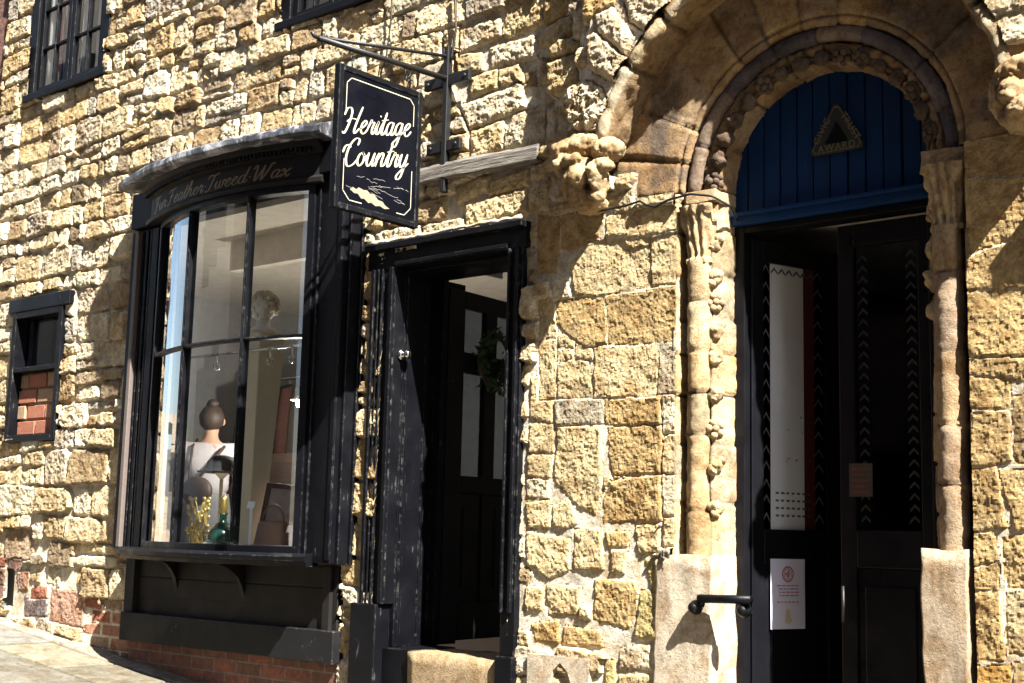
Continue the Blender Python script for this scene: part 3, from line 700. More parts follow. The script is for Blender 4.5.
# ------------------------------------------------------------------ arched doorway: tympanum, transom, doors
YT = .19
b = MB(); R0 = .515; xa = AXC - R0; n = 12
xsn = np.linspace(AXC - R0, AXC + R0, n + 1)
for k in range(n):
    a0, a1 = xsn[k] + .0038, xsn[k + 1] - .0038; yo = random.uniform(-.006, .006)
    top = []
    m = 5
    for q in range(m + 1):
        x = a0 + (a1 - a0) * q / m; top.append((x, AZC + math.sqrt(max(0.0001, R0 ** 2 - (x - AXC) ** 2))))
    poly = [(a0, 3.2), (a1, 3.2)] + top[::-1]
    b.prism(poly, YT + yo, YT + .03, lambda p, q, t: (p, t, q))
tymp = b.obj('tympanum', M['blue'], house, bevel=.003)
b = MB(); b.box(AXC - .50, AXC + .50, YT - .035, YT + .09, 3.155, 3.215); b.box(AXC - .50, AXC + .50, YT - .05, YT - .033, 3.195, 3.212)
b.obj('transom_bar', M['bluebar'], tymp, bevel=.004)
df = MB(); df.box(AXC - .51, AXC - .45, YT, YT + .1, .3, 3.155); df.box(AXC + .45, AXC + .51, YT, YT + .1, .3, 3.155); df.box(AXC - .45, AXC + .45, YT, YT + .1, 3.12, 3.155)
dframe = df.obj('door_frame', M['black_door'], house, bevel=.005)
def leaf(name, hx, hy, ang, w, z0, z1, mir, parent, pattern=True):
    """panelled leaf hinged at (hx,hy), ang from the facade direction; local u along the leaf"""
    ux, uy = math.cos(ang) * mir, math.sin(ang); nx, ny = uy * mir, -math.cos(ang)   # n: side seen from the street
    if nx * 3 + ny * -5 < 0: nx, ny = -nx, -ny
    F = lambda u, n, z: (hx + ux * u + nx * n, hy + uy * u + ny * n, z)
    def bx(b, u0, u1, n0, n1, a, c): b.add([F(u, n, z) for u in (u0, u1) for n in (n0, n1) for z in (a, c)], [(0, 1, 3, 2), (4, 6, 7, 5), (0, 4, 5, 1), (2, 3, 7, 6), (0, 2, 6, 4), (1, 5, 7, 3)])
    return F, bx
F, bx = leaf('door', AXC - .455, YT + .05, math.radians(73), .58, 0, 0, 1, None)
d = MB(); w = .57; zt = 3.10; gz0, gz1 = 1.74, 3.0
bx(d, 0, .075, -.02, .02, .32, zt); bx(d, w - .09, w, -.02, .02, .32, zt); bx(d, .075, w - .09, -.02, .02, gz1, zt); bx(d, .075, w - .09, -.02, .02, 1.58, gz0); bx(d, .075, w - .09, -.02, .02, .32, .56); bx(d, .075, w - .09, -.012, .008, .56, 1.58)
bx(d, .12, w - .14, .008, .016, .66, 1.52)
door1 = d.obj('glazed_door', M['black_door'], house, bevel=.004)
g = MB(); bx(g, .075, w - .09, -.003, .003, gz0, gz1); g.obj('glass_pane', M['glass_dark'], door1)
M['film'] = plain('white frosted film', (.62, .64, .66), .5, 0, 3, .2); M['filmred'] = plain('dark red film', (.075, .012, .010), .5, 0, 6, .3)
g = MB(); bx(g, .130, .345, .0031, .0040, gz0, gz1); g.obj('white_film', M['film'], door1); g = MB(); bx(g, .345, .415, .0031, .0040, gz0, gz1); g.obj('red_film', M['filmred'], door1)
# zigzag film border on the glass
M['etch'] = plain('etched glass film', (.075, .08, .085), .7)
M['etchred'] = plain('red glass film', (.16, .02, .015), .6)
z_ = MB()
def zig(u0, u1, flip):
    z = gz0 + .03
    while z < gz1 - .05:
        for s in (0, 1):
            um = (u0 + u1) / 2; pts = [(u0, z), (um, z + .036), (um, z + .050), (u0, z + .014)] if s == 0 else [(um, z + .036), (u1, z), (u1, z + .014), (um, z + .050)]
            z_.add([F(u, .0045, zz) for u, zz in pts], [(0, 1, 2, 3)])
        z += .078 + .006 * math.sin(z * 40)
zig(.08, .125, 0); zig(w - .16, w - .10, 0)
u = .135
while u < w - .17:
    z_.add([F(a, .0045, c) for a, c in ((u, gz1 - .05), (u + .022, gz1 - .028), (u + .022, gz1 - .014), (u, gz1 - .036))], [(0, 1, 2, 3)])
    z_.add([F(a, .0045, c) for a, c in ((u + .022, gz1 - .028), (u + .044, gz1 - .05), (u + .044, gz1 - .036), (u + .022, gz1 - .014))], [(0, 1, 2, 3)]); u += .048
rg = random.Random(4)
for k in range(14):                       # dots of the etched motif
    uu = .30 + rg.uniform(-.10, .10); zz = 2.26 + rg.uniform(-.22, .10); s = rg.uniform(.003, .006)
    z_.add([F(uu + s * math.cos(t), .0046, zz + s * math.sin(t)) for t in np.arange(0, 2 * PI, 1.05)], [tuple(range(6))])
for k in range(4):
    for q in range(7):
        uu = .16 + q * .034; zz = 1.80 + k * .035; z_.add([F(a, .0046, c) for a, c in ((uu, zz), (uu + rg.uniform(.014, .028), zz), (uu + .02, zz + .010), (uu, zz + .010))], [(0, 1, 2, 3)])
z_.obj('etched_pattern', M['etch'], door1)
# what stands behind the glass: white and red banners on the inner wall
F2, bx2 = leaf('door', AXC + .43, YT + .05, 0, .42, 0, 0, -1, None)
d = MB(); w2 = .45
def bx2(b, u0, u1, n0, n1, a, c): b.box(AXC + .455 - u1, AXC + .455 - u0, YT + .07 - n1, YT + .07 - n0, a, c)
bx2(d, 0, .075, -.02, .02, .32, zt); bx2(d, w2 - .075, w2, -.02, .02, .32, zt); bx2(d, .075, w2 - .075, -.02, .02, gz1, zt); bx2(d, .075, w2 - .075, -.02, .02, 1.58, gz0); bx2(d, .075, w2 - .075, -.02, .02, .32, .56); bx2(d, .075, w2 - .075, -.012, .008, .56, 1.58); bx2(d, .11, w2 - .11, .008, .016, .66, 1.5)
door2 = d.obj('glazed_door', M['black_door'], house, bevel=.004)
g = MB(); bx2(g, .075, w2 - .075, -.003, .003, gz0, gz1); g.obj('glass_pane', M['glass_dark'], door2)
M['etchdark'] = plain('dull glass film', (.0045, .004, .0045), .7)
z_ = MB(); X2 = lambda u, z: (AXC + .455 - u, YT + .07 - .0046, z)
for u0 in (.09, w2 - .135):
    z = gz0 + .03
    while z < gz1 - .04:
        um = u0 + .022
        z_.add([X2(a, c) for a, c in ((u0, z), (um, z + .022), (um, z + .036), (u0, z + .014))], [(0, 1, 2, 3)]); z_.add([X2(a, c) for a, c in ((um, z + .022), (um + .022, z), (um + .022, z + .014), (um, z + .036))], [(0, 1, 2, 3)]); z += .048
z_.obj('etched_pattern', M['etchdark'], door2)
b = MB(); b.tube([(AXC + .455 - w2 + .035, YT + .03, 1.35), (AXC + .455 - w2 + .035, YT + .0, 1.35), (AXC + .455 - w2 + .035, YT + .0, 1.5)], .008); b.obj('handle', M['iron'], door2, smooth=True)
# dark lobby behind
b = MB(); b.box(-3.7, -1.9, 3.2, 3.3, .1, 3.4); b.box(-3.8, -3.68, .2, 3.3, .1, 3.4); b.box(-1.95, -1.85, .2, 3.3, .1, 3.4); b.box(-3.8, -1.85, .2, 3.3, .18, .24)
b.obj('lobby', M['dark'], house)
b = MB(); b.box(-3.8, -1.85, .22, 3.3, 3.24, 3.34); b.obj('lobby_ceiling', M['ceil'], house)
b = MB(); b.box(AXC - .47, AXC + .47, -.06, .40, .05, .33); b.obj('door_step', M['render'], house, bevel=.012)
# ------------------------------------------------------------------ casement windows
def casement(x0, x1, z0, z1, rows, name='window', lights=2):
    """black timber casement, lights side by side, rows of panes; frame nearly flush with the wall"""
    f = MB(); t = .06
    f.box(x0 - .05, x0 + t, -.035, .12, z0, z1); f.box(x1 - t, x1 + .05, -.035, .12, z0, z1); f.box(x0 + t, x1 - t, -.03, .12, z1 - t, z1)
    wdw = f.obj(name, M['black_worn'], house, bevel=.006)
    s = MB(); s.box(x0 - .06, x1 + .06, -.06, .12, z0 - .06, z0 - .002); s.obj('sill', M['black_worn'], wdw, bevel=.008)
    wl = (x1 - x0 - 2 * t) / lights
    for k in range(lights):
        a = x0 + t + wl * k + .006; c = a + wl - .012
        c_ = MB(); r = .045
        c_.box(a, a + r, -.012, .035, z0, z1 - t); c_.box(c - r, c, -.012, .035, z0, z1 - t); c_.box(a + r, c - r, -.012, .035, z0, z0 + r); c_.box(a + r, c - r, -.012, .035, z1 - t - r, z1 - t)
        xm = (a + c) / 2; c_.box(xm - .009, xm + .009, -.008, .03, z0 + r, z1 - t - r)
        for q in range(1, rows):
            zq = z0 + r + (z1 - t - z0 - 2 * r) * q / rows; c_.box(a + r, c - r, -.006, .028, zq - .009, zq + .009)
        sash = c_.obj('sash', M['black_worn'], wdw, bevel=.003)
        g = MB(); g.box(a + r, c - r, .012, .016, z0 + r, z1 - t - r); g.obj('pane', M['glass'], wdw)
    return wdw
def curtain(x0, x1, z0, z1, y, n, amp, m, name, parent=None):
    b = MB(); k = int((x1 - x0) / .008); pts = []
    rg = random.Random(int(abs(x0) * 100)); ph = rg.uniform(0, 6)
    for i in range(k + 1):
        x = x0 + (x1 - x0) * i / k; t = i / k
        pts.append((x, y + amp * math.sin(t * n * 2 * PI + ph) + amp * .5 * math.sin(t * n * 3.7 + ph * 2)))
    vs = [(x, yy, z) for z in np.linspace(z0, z1, 6) for x, yy in pts]; m_ = k + 1
    fs = [(r * m_ + i, r * m_ + i + 1, (r + 1) * m_ + i + 1, (r + 1) * m_ + i) for r in range(5) for i in range(k)]
    b.add(vs, fs); o = b.obj(name, m, parent, smooth=True); s = o.modifiers.new('s', 'SOLIDIFY'); s.thickness = .003
    return o
M['curtain'] = plain('white net curtain', (.62, .60, .62), .8, 0, 40, .15)
M['curtred'] = plain('red patterned curtain', (.30, .07, .08), .8, 0, 9, .5)
M['curtblue'] = plain('blue grey curtain', (.13, .15, .24), .8, 0, 12, .3)
w1 = casement(-9.62, -8.58, 5.03, 6.45, 4)
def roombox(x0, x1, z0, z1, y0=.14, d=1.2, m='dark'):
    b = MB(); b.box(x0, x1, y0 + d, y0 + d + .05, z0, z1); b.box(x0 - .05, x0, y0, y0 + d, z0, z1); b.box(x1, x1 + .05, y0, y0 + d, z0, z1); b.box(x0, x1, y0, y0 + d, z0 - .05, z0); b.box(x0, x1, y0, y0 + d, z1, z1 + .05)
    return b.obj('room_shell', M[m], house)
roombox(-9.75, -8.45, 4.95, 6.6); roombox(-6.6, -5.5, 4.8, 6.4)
for k, (a, c, m) in enumerate([(-9.50, -9.40, 'curtain'), (-9.38, -9.28, 'curtred'), (-9.27, -9.19, 'curtblue'), (-9.02, -8.94, 'curtain'), (-8.82, -8.77, 'curtain')]):
    o = curtain(a, c, 5.08, 6.5, .036 + .004 * k, 1.4, .012, M[m], 'curtain')
    tag(o, ['white net curtain at the left edge of the upper left window', 'red curtain hanging in the left light of the upper left window', 'blue grey curtain in the middle of the upper left window',
            'white curtain strip right of the middle post in the upper left window', 'thin white curtain strip near the right edge of the upper left window'][k], 'curtain', 'curtains in the upper left window')
w2 = casement(-6.50, -5.60, 4.88, 6.2, 3)
# small blocked window
f = MB(); x0, x1, z0, z1 = -9.53, -8.83, 2.29, 3.275; t = .05
f.box(x0, x0 + t, -.07, .1, z0, z1); f.box(x1 - t, x1, -.07, .1, z0, z1); f.box(x0 + t, x1 - t, -.07, .1, z0, z0 + .05); f.box(x0 + t, x1 - t, -.07, .1, z1 - t, z1); f.box(x0 + t, x1 - t, -.065, .1, 2.815, 2.85)
sw = f.obj('small_window', M['black_worn'], house, bevel=.006)
b = MB(); b.box(-9.60, -8.74, -.075, .06, 3.275, 3.38); b.obj('lintel', M['black'], sw, bevel=.008)
b = MB(); b.box(x0 + t, x1 - t, .03, .034, 2.85, z1 - t); b.obj('pane', M['glass_dark'], sw)
for a in ((-9.15, -9.10), (-9.42, -9.37)):
    b = MB(); b.box(*a, .05, .08, 2.85, z1 - t); b.obj('mullion', M['black'], sw)
roombox(x0 - .05, x1 + .05, 2.7, 3.35, .12, .25)
rg = random.Random(3); vs = None
b = MB(); z = z0 + .052; r = 0
while z < 2.80:
    hh = min(.112, 2.813 - z); x = x0 + t - (r % 2) * .14
    while x < x1 - t:
        a, c = max(x, x0 + t + .002), min(x + .255, x1 - t - .002)
        if c - a > .03:
            b.cur = rg.randrange(3); yo = rg.uniform(-.006, .006); b.box(a + .006, c - .006, .0 + yo, .08, z + .006, z + hh - .006)
        x += .265
    z += .118; r += 1
bm_ = [plain('orange red brick', (.29, .105, .06), .9, 0, 25, .45, .6, .006), plain('pale red brick', (.32, .17, .11), .9, 0, 25, .4, .6, .006), plain('buff stained brick', (.30, .19, .115), .9, 0, 25, .45, .6, .006)]
b.obj('brick_infill', bm_, sw, bevel=.006)
b = MB(); b.box(x0 + t, x1 - t, .022, .09, z0 + .05, 2.813); b.obj('mortar_bed', M['render'], sw)
# air vent at the foot of the wall
b = MB(); b.box(-9.44, -9.30, .12, .16, 1.08, 1.38); b.obj('air_vent', M['dark'], house)

# ------------------------------------------------------------------ the bow window
XA, YA, XB, YB, SAG = -7.56, -.10, -5.93, -.17, .17
def bow(n=40, off=0.0, xa=XA, xb=XB, ya=YA, yb=YB, sag=SAG):
    ch = Vector((xb - xa, yb - ya)); L = ch.length; R = (L * L / 4 + sag * sag) / (2 * sag)
    e = ch / L; nrm = Vector((e.y, -e.x))       # towards the street
    c = Vector(((xa + xb) / 2, (ya + yb) / 2)) - nrm * (R - sag); h = math.asin(L / 2 / R); out = []
    for k in range(n + 1):
        t = -h + 2 * h * k / n; d = e * math.sin(t) + nrm * math.cos(t); p = c + d * (R + off); out.append((p.x, p.y, d.x, d.y))
    return out
BP = bow(48)
def bow_at(x):
    for a, c in zip(BP[:-1], BP[1:]):
        if a[0] <= x <= c[0]:
            f = (x - a[0]) / (c[0] - a[0]); return tuple(a[i] + (c[i] - a[i]) * f for i in range(4))
    return BP[-1] if x > BP[-1][0] else BP[0]
ZG0, ZG1, ZTR = 1.585, 3.665, 2.80
b = MB(); b.sweep([(-.05, ZG1 - .005), (.028, ZG1 - .005), (.028, ZG1 + .04), (-.05, ZG1 + .04)], BP); b.sweep([(-.04, ZG0 - .035), (.028, ZG0 - .035), (.028, ZG0 + .012), (-.04, ZG0 + .012)], BP)
# end posts of the sash
def post(b, x, w, n0, n1, z0, z1):
    px, py, nx, ny = bow_at(x); tx, ty = -ny, nx
    P_ = [(px + tx * s * w / 2 + nx * n, py + ty * s * w / 2 + ny * n) for s, n in ((-1, n0), (1, n0), (1, n1), (-1, n1))]
    b.prism(P_, z0, z1, lambda p, q, t: (p, q, t))
post(b, XA + .02, .05, -.05, .028, ZG0, ZG1); post(b, XB - .02, .05, -.05, .028, ZG0, ZG1)
bay = b.obj('bow_window', M['black'], house, bevel=.005)
MX = [-6.985, -6.395]
for x in MX:
    b = MB(); post(b, x, .022, -.035, .022, ZG0 + .012, ZG1); post(b, x, .012, .022, .032, ZG0 + .012, ZG1); b.obj('mullion', M['black'], bay, bevel=.004)
b = MB(); b.sweep([(-.03, ZTR - .010), (.018, ZTR - .010), (.024, ZTR), (.018, ZTR + .010), (-.03, ZTR + .010)], BP[1:-1]); b.obj('transom_bar', M['black_worn'], bay)
xs_ = [XA + .03] + MX + [XB - .03]
for i in range(3):
    pp = [bow_at(x) for x in np.linspace(xs_[i], xs_[i + 1], 9)]
    for z0, z1 in ((ZG0 + .01, ZTR), (ZTR, ZG1)):
        b = MB(); b.sweep([(-.008, z0), (-.004, z0), (-.004, z1), (-.008, z1)], pp); b.obj('pane', M['glass'], bay, smooth=False)
# sill, fascia, cornice, lead
BPx = bow(48, 0, XA - .16, XB + .10, YA - .02, YB - .02, SAG + .02)
b = MB(); b.sweep([(-.10, 1.485), (.035, 1.485), (.045, 1.505), (.075, 1.515), (.080, 1.54), (.045, 1.556), (-.10, 1.556)], BPx); b.obj('sill', M['black_worn'], bay)
BF = bow(48, 0, XA - .14, XB + .06, YA - .0, YB - .0, SAG)
b = MB(); b.sweep([(-.08, 3.70), (.045, 3.70), (.050, 3.725), (.036, 3.735), (.022, 3.745), (.022, 3.875), (.05, 3.885), (.058, 3.905), (.085, 3.915), (.095, 3.94), (-.08, 3.94)], BF)
fas = b.obj('fascia', M['black_flat'], bay)
for k in range(64):                             # dentil course below the lead
    pass
dn = MB()
for k in range(0, 60):
    i = 0.4 + k * 46.5 / 60; a = BF[int(i)]; c = BF[int(i) + 1]; f = i - int(i); p = [a[j] + (c[j] - a[j]) * f for j in range(4)]
    tx, ty = -p[3], p[2]; P_ = [(p[0] + tx * s * .009 + p[2] * n, p[1] + ty * s * .009 + p[3] * n) for s, n in ((-1, .04), (1, .04), (1, .074), (-1, .074))]
    dn.prism(P_, 3.882, 3.908, lambda q, r, t: (q, r, t))
dn.obj('dentil_course', M['black_worn'], bay)
BL = bow(60, 0, XA - .30, XB + .16, YA - .06, YB - .06, SAG - .01)
prof = [(-.30, 3.945), (.10, 3.94), (.112, 3.955), (.108, 3.99), (.095, 4.005), (-.02, 4.045), (-.30, 4.11)]
b = MB(); vs = []
nP = len(prof)
for k, p in enumerate(BL):
    w_ = .004 * math.sin(k * .5) + random.uniform(-.003, .003)
    for (a, z) in prof:
        yy = p[1] + p[3] * (a + w_ * .5); vs.append((p[0] + p[2] * (a + w_ * .5), min(yy, .04), z + (w_ * .5 if a > .05 else 0)))
fs = [(k * nP + i, k * nP + (i + 1) % nP, (k + 1) * nP + (i + 1) % nP, (k + 1) * nP + i) for k in range(len(BL) - 1) for i in range(nP)] + [tuple(range(nP)), tuple((len(BL) - 1) * nP + i for i in range(nP))[::-1]]
b.add(vs, fs); b.obj('lead_roof', M['lead'], bay, bevel=.006)
# rough mortar fillet where the lead meets the stones
def fillet(name, pts, r, parent, m):
    b = MB(); q = []
    for a, c in zip(pts[:-1], pts[1:]):
        n = int(math.dist(a, c) / .03)
        for k in range(n): q.append(tuple(a[i] + (c[i] - a[i]) * k / n for i in range(3)))
    q = [(x + random.uniform(-.006, .006), y + random.uniform(-.005, .003), z + random.uniform(-.005, .005)) for x, y, z in q]
    b.tube(q, [r * random.uniform(.6, 1.25) for _ in q], 8); return b.obj(name, m, parent, smooth=True)
M['mortar'] = stone_mat('pale lime mortar', False, (.62, .56, .45), .05, .01)
fillet('mortar_fillet', [(-7.95, -.02, 4.03), (-7.5, -.015, 4.095), (-6.8, -.015, 4.11), (-5.75, -.015, 4.08)], .016, bay, M['mortar'])
# pilasters and side boards
def pilaster(x0, x1, y0, z0, z1, flutes, name='pilaster', mm='black_worn'):
    b = MB(); b.box(x0, x1, y0, .03, z0, z1)
    n = len(flutes)
    for a, c, d in flutes: b.box(x0 + a, x0 + c, y0 - d, y0 + .002, z0 + .02, z1 - .02)
    return b.obj(name, M[mm], bay, bevel=.004)
pilaster(-7.93, -7.60, -.075, 1.53, 3.70, [(.0, .05, .03), (.105, .125, .018), (.15, .18, .022), (.215, .235, .03), (.255, .325, .04)])
M['strip'] = plain('pale pinkish grey strip', (.10, .078, .07), .6, 0, 30, .3)  # narrow strip, paler and pinker than the black pilaster
b = MB(); b.box(-7.875, -7.835, -.118, -.074, 1.55, 3.68); b.obj('pale_strip', M['strip'], bay, bevel=.006)
pilaster(-5.925, -5.695, -.165, 1.505, 3.75, [(.0, .03, .012), (.195, .23, .010)], mm='black')
for a in ((-5.695, -5.668, -.13, .02, 1.5, 3.55), (-5.667, -5.645, -.06, .02, 1.5, 3.45)):
    b = MB(); b.box(*a); b.obj('edge_moulding', M['black_worn'], bay, bevel=.005)
for a in ((-7.92, -7.68, -.13, .03, 3.70, 3.945), (-5.93, -5.70, -.20, .03, 3.75, 3.945)):
    b = MB(); b.box(*a); b.obj('capital_block', M['black'], bay, bevel=.006)
M['baseb'] = paint_mat('scuffed base board paint', (.008, .008, .009), .5, .2, streak=False, edge=.3)
# apron below with two curved brackets
b = MB(); b.box(-7.75, -5.76, -.035, .06, 1.13, 1.49); b.box(-7.80, -7.70, -.075, .05, 1.13, 1.49); b.box(-5.86, -5.80, -.06, -.033, 1.13, 1.49)
for zz in (1.25, 1.37): b.box(-7.68, -5.86, -.042, -.034, zz, zz + .112)
b.obj('apron_panel', M['black_flat'], bay, bevel=.003)
b = MB(); b.box(-7.80, -5.72, -.095, .06, .955, 1.135); b.obj('base_board', M['baseb'], bay, bevel=.006)
for x in (-7.28, -6.60):
    b = MB(); p0 = bow_at(x)
    prof = [(-.036, 1.25)] + [(-.04 + (p0[1] + .045) * (1 - math.cos(t)), 1.25 + .232 * math.sin(t)) for t in np.linspace(.1, PI / 2, 10)] + [(-.036, 1.482)]
    b.prism(prof, x - .016, x + .016, lambda p, q, t: (t, p, q)); b.obj('bracket', M['black_worn'], bay, bevel=.004)
M['x'] = 0
# brick plinth below the bow window
b = MB(); b.box(-7.78, -5.68, -.03, .06, .2, .955); b.obj('brick_plinth', M['brick'], house)
# ------------------------------------------------------------------ lettering: a broad-nib script drawn as strokes
GL = {
 'e': (.82, [[(0, .35), (.35, .5), (.62, .82), (.45, 1.02), (.18, .75), (.15, .3), (.4, 0), (.66, .1), (.9, .4)]]),
 'r': (.80, [[(0, .35), (.2, .85), (.28, 1.08), (.36, .9), (.62, .9), (.52, .5), (.56, .1), (.72, .04), (.9, .35)]]),
 'i': (.55, [[(0, .38), (.28, 1.0), (.2, .5), (.26, .06), (.45, .06), (.65, .38)], [(.36, 1.38), (.40, 1.46)]]),
 't': (.62, [[(0, .38), (.32, 1.1), (.44, 1.75)], [(.44, 1.75), (.27, .6), (.30, .06), (.5, .05), (.7, .38)], [(.02, 1.1), (.76, 1.2)]]),
 'a': (1.0, [[(.76, .86), (.5, 1.02), (.2, .8), (.12, .3), (.34, 0), (.64, .3), (.80, 1.0)], [(.80, 1.0), (.69, .35), (.76, .05), (.92, .06), (1.1, .38)]]),
 'g': (1.02, [[(.76, .86), (.5, 1.02), (.2, .8), (.12, .35), (.34, .05), (.64, .35), (.80, 1.0)], [(.80, 1.0), (.70, 0), (.52, -.75), (.22, -.92), (.1, -.62), (.5, -.2), (1.12, .4)]]),
 'o': (.92, [[(.5, 1.0), (.2, .8), (.1, .35), (.35, 0), (.68, .25), (.72, .72), (.5, 1.0), (.66, .78), (1.0, .72)]]),
 'u': (1.04, [[(0, .4), (.24, 1.0)], [(.24, 1.0), (.17, .35), (.36, 0), (.66, .3), (.84, 1.0)], [(.84, 1.0), (.75, .35), (.82, .05), (.97, .08), (1.14, .38)]]),
 'n': (1.06, [[(0, .4), (.24, 1.0)], [(.24, 1.0), (.12, 0)], [(.16, .4), (.5, .98), (.74, .9), (.68, .4), (.74, .05), (.95, .08), (1.14, .38)]]),
 'y': (1.0, [[(0, .4), (.24, 1.0)], [(.24, 1.0), (.17, .35), (.36, 0), (.66, .3), (.86, 1.0)], [(.86, 1.0), (.75, .1), (.55, -.75), (.22, -.92), (.1, -.65), (.5, -.22), (1.15, .32)]]),
 'h': (1.06, [[(0, .38), (.42, 1.4), (.48, 1.98), (.32, 1.9), (.24, 1.0), (.12, 0)], [(.16, .4), (.5, .98), (.74, .9), (.68, .4), (.74, .05), (.95, .08), (1.14, .38)]]),
 'w': (1.32, [[(0, .4), (.2, 1.0)], [(.2, 1.0), (.16, .3), (.34, 0), (.58, .3), (.70, .98)], [(.70, .98), (.64, .3), (.82, 0), (1.08, .35), (1.15, .98), (1.4, .8)]]),
 'd': (1.08, [[(.76, .86), (.5, 1.02), (.2, .8), (.12, .3), (.34, 0), (.64, .3), (.95, 2.0)], [(.95, 2.0), (.74, .4), (.80, .05), (.98, .08), (1.16, .38)]]),
 'x': (.95, [[(0, .7), (.2, 1.0), (.45, .5), (.7, 0), (.95, .3)], [(.9, 1.0), (.45, .5), (.05, 0)]]),
 'H': (1.46, [[(-.42, 1.35), (-.25, 1.85), (.12, 1.9), (.32, 1.5), (.2, .6), (-.05, -.02), (-.3, .1)], [(1.32, 2.05), (1.12, 1.3), (.92, .3), (1.05, 0), (1.42, .38)], [(-.05, .85), (.4, 1.1), (1.12, 1.02)]]),
 'C': (1.2, [[(1.02, 1.5), (1.08, 1.92), (.66, 1.98), (.2, 1.4), (.1, .55), (.42, -.05), (.95, .1), (1.25, .45)], [(-.35, .95), (-.2, 1.4), (.15, 1.5), (.34, 1.3)]]),
 'F': (1.25, [[(-.15, 1.5), (.1, 1.9), (.6, 1.82), (1.3, 2.02)], [(.72, 1.86), (.55, 1.0), (.36, .1), (.05, -.1), (-.15, .15)], [(.2, .95), (1.0, 1.06)]]),
 'T': (1.05, [[(-.2, 1.5), (.1, 1.92), (.6, 1.82), (1.35, 2.02)], [(.72, 1.86), (.55, 1.0), (.36, .1), (.05, -.1), (-.15, .15)]]),
 'W': (2.0, [[(-.15, 1.5), (.12, 1.95), (.28, 1.5), (.30, .5), (.42, 0), (.85, 1.1), (1.05, 1.85)], [(1.05, 1.85), (1.02, .7), (1.12, 0), (1.55, 1.1), (1.78, 1.95), (2.1, 1.8)]]),
 '-': (.55, [[(.12, .62), (.38, .66)]]), ' ': (.5, [])}
def catmull(p, n=7):
    if len(p) < 3:
        a, c = p; return [(a[0] + (c[0] - a[0]) * k / n, a[1] + (c[1] - a[1]) * k / n) for k in range(n + 1)]
    q = [p[0]] + list(p) + [p[-1]]; out = []
    for i in range(1, len(q) - 2):
        a, b, c, d = q[i - 1:i + 3]
        for k in range(n):
            t = k / n; out.append(tuple(.5 * (2 * b[j] + (c[j] - a[j]) * t + (2 * a[j] - 5 * b[j] + 4 * c[j] - d[j]) * t * t + (3 * b[j] - a[j] - 3 * c[j] + d[j]) * t ** 3) for j in (0, 1)))
    out.append(q[-2]); return out
def script(text, size, slant, F, mb, wmax=.20, wmin=.065, track=1.0, lift=0.0):
    """F(u,v,layer)->xyz ; size = x height"""
    x = 0; lay = 0
    for ch in text:
        adv, strokes = GL[ch]
        for st in strokes:
            c = catmull([(x + a + b * slant, b) for a, b in st], 8); n = len(c); L = []; R = []
            for k in range(n):
                a = c[max(0, k - 1)]; b = c[min(n - 1, k + 1)]; dx, dy = b[0] - a[0], b[1] - a[1]; l = math.hypot(dx, dy) or 1e-6; dx /= l; dy /= l
                w = (wmin + (wmax - wmin) * abs(dx * .82 * -1 * 0 + dy) ** 1.6) / 2
                if ch in 'FT' and st is not strokes[1]: w = wmax * .42
                e = min(k, n - 1 - k) / 3.0
                if e < 1: w *= .6 + .4 * e
                L.append((c[k][0] - dy * w, c[k][1] + dx * w)); R.append((c[k][0] + dy * w, c[k][1] - dx * w))
            lay += 1
            ll = lift + (lay % 4) * .00025
            vs = [F(p[0] * size, p[1] * size, ll) for p in L] + [F(p[0] * size, p[1] * size, ll) for p in R]
            mb.add(vs, [(k, k + 1, n + k + 1, n + k) for k in range(n - 1)])
        x += adv * track
    return x * size
def swidth(text, size, track=1.0): return sum(GL[c][0] for c in text) * size * track
txt = 'Fur-Feather-Tweed-Wax'
mb = MB()
arcL = sum(math.dist(BF[k][:2], BF[k + 1][:2]) for k in range(len(BF) - 1))
sz = .90 * (arcL - .26) / swidth(txt, 1.0); tr = 1.0
acc = [0]
for k in range(len(BF) - 1): acc.append(acc[-1] + math.dist(BF[k][:2], BF[k + 1][:2]))
def FF(u, v, l):
    s = min(max(.14 + u, 0), arcL - .001); k = max(i for i in range(len(acc)) if acc[i] <= s); k = min(k, len(BF) - 2); f = (s - acc[k]) / (acc[k + 1] - acc[k])
    p = [BF[k][j] + (BF[k + 1][j] - BF[k][j]) * f for j in range(4)]; o = .0245 + l
    return (p[0] + p[2] * o, p[1] + p[3] * o, 3.757 + v * .66)
script(txt, sz, .30, FF, mb, .22, .11, tr / .97)
mb.obj('fascia_lettering', M['gold'], bay)

# ------------------------------------------------------------------ shop doorway
b = MB()
b.box(-5.565, -5.375, -.045, .03, 1.30, 3.16); b.box(-4.535, -4.44, -.045, .03, .3, 3.16); b.box(-5.60, -4.42, -.05, .03, 3.16, 3.30)
for a, c, d in ((-5.555, -5.53, .02), (-5.515, -5.50, .012), (-5.48, -5.465, .016), (-5.41, -5.38, .022)): b.box(a, c, -.045 - d, -.043, 1.30, 3.16)
for a, c, d in ((-4.53, -4.515, .016), (-4.475, -4.455, .02)): b.box(a, c, -.045 - d, -.043, 1.30, 3.16)
b.box(-5.60, -4.42, -.085, -.048, 3.265, 3.30); b.box(-5.375, -4.535, -.062, -.048, 3.165, 3.19)
sdf = b.obj('shop_door_frame', M['black_worn'], house, bevel=.004)
for a in ((-5.60, -5.40, -.085, .03, .25, 1.30), (-5.40, -5.18, -.02, .33, .25, 1.07), (-4.545, -4.43, -.07, .03, .25, 1.09)):
    b = MB(); b.box(*a); b.obj('plinth_block', M['black'], sdf, bevel=.008)
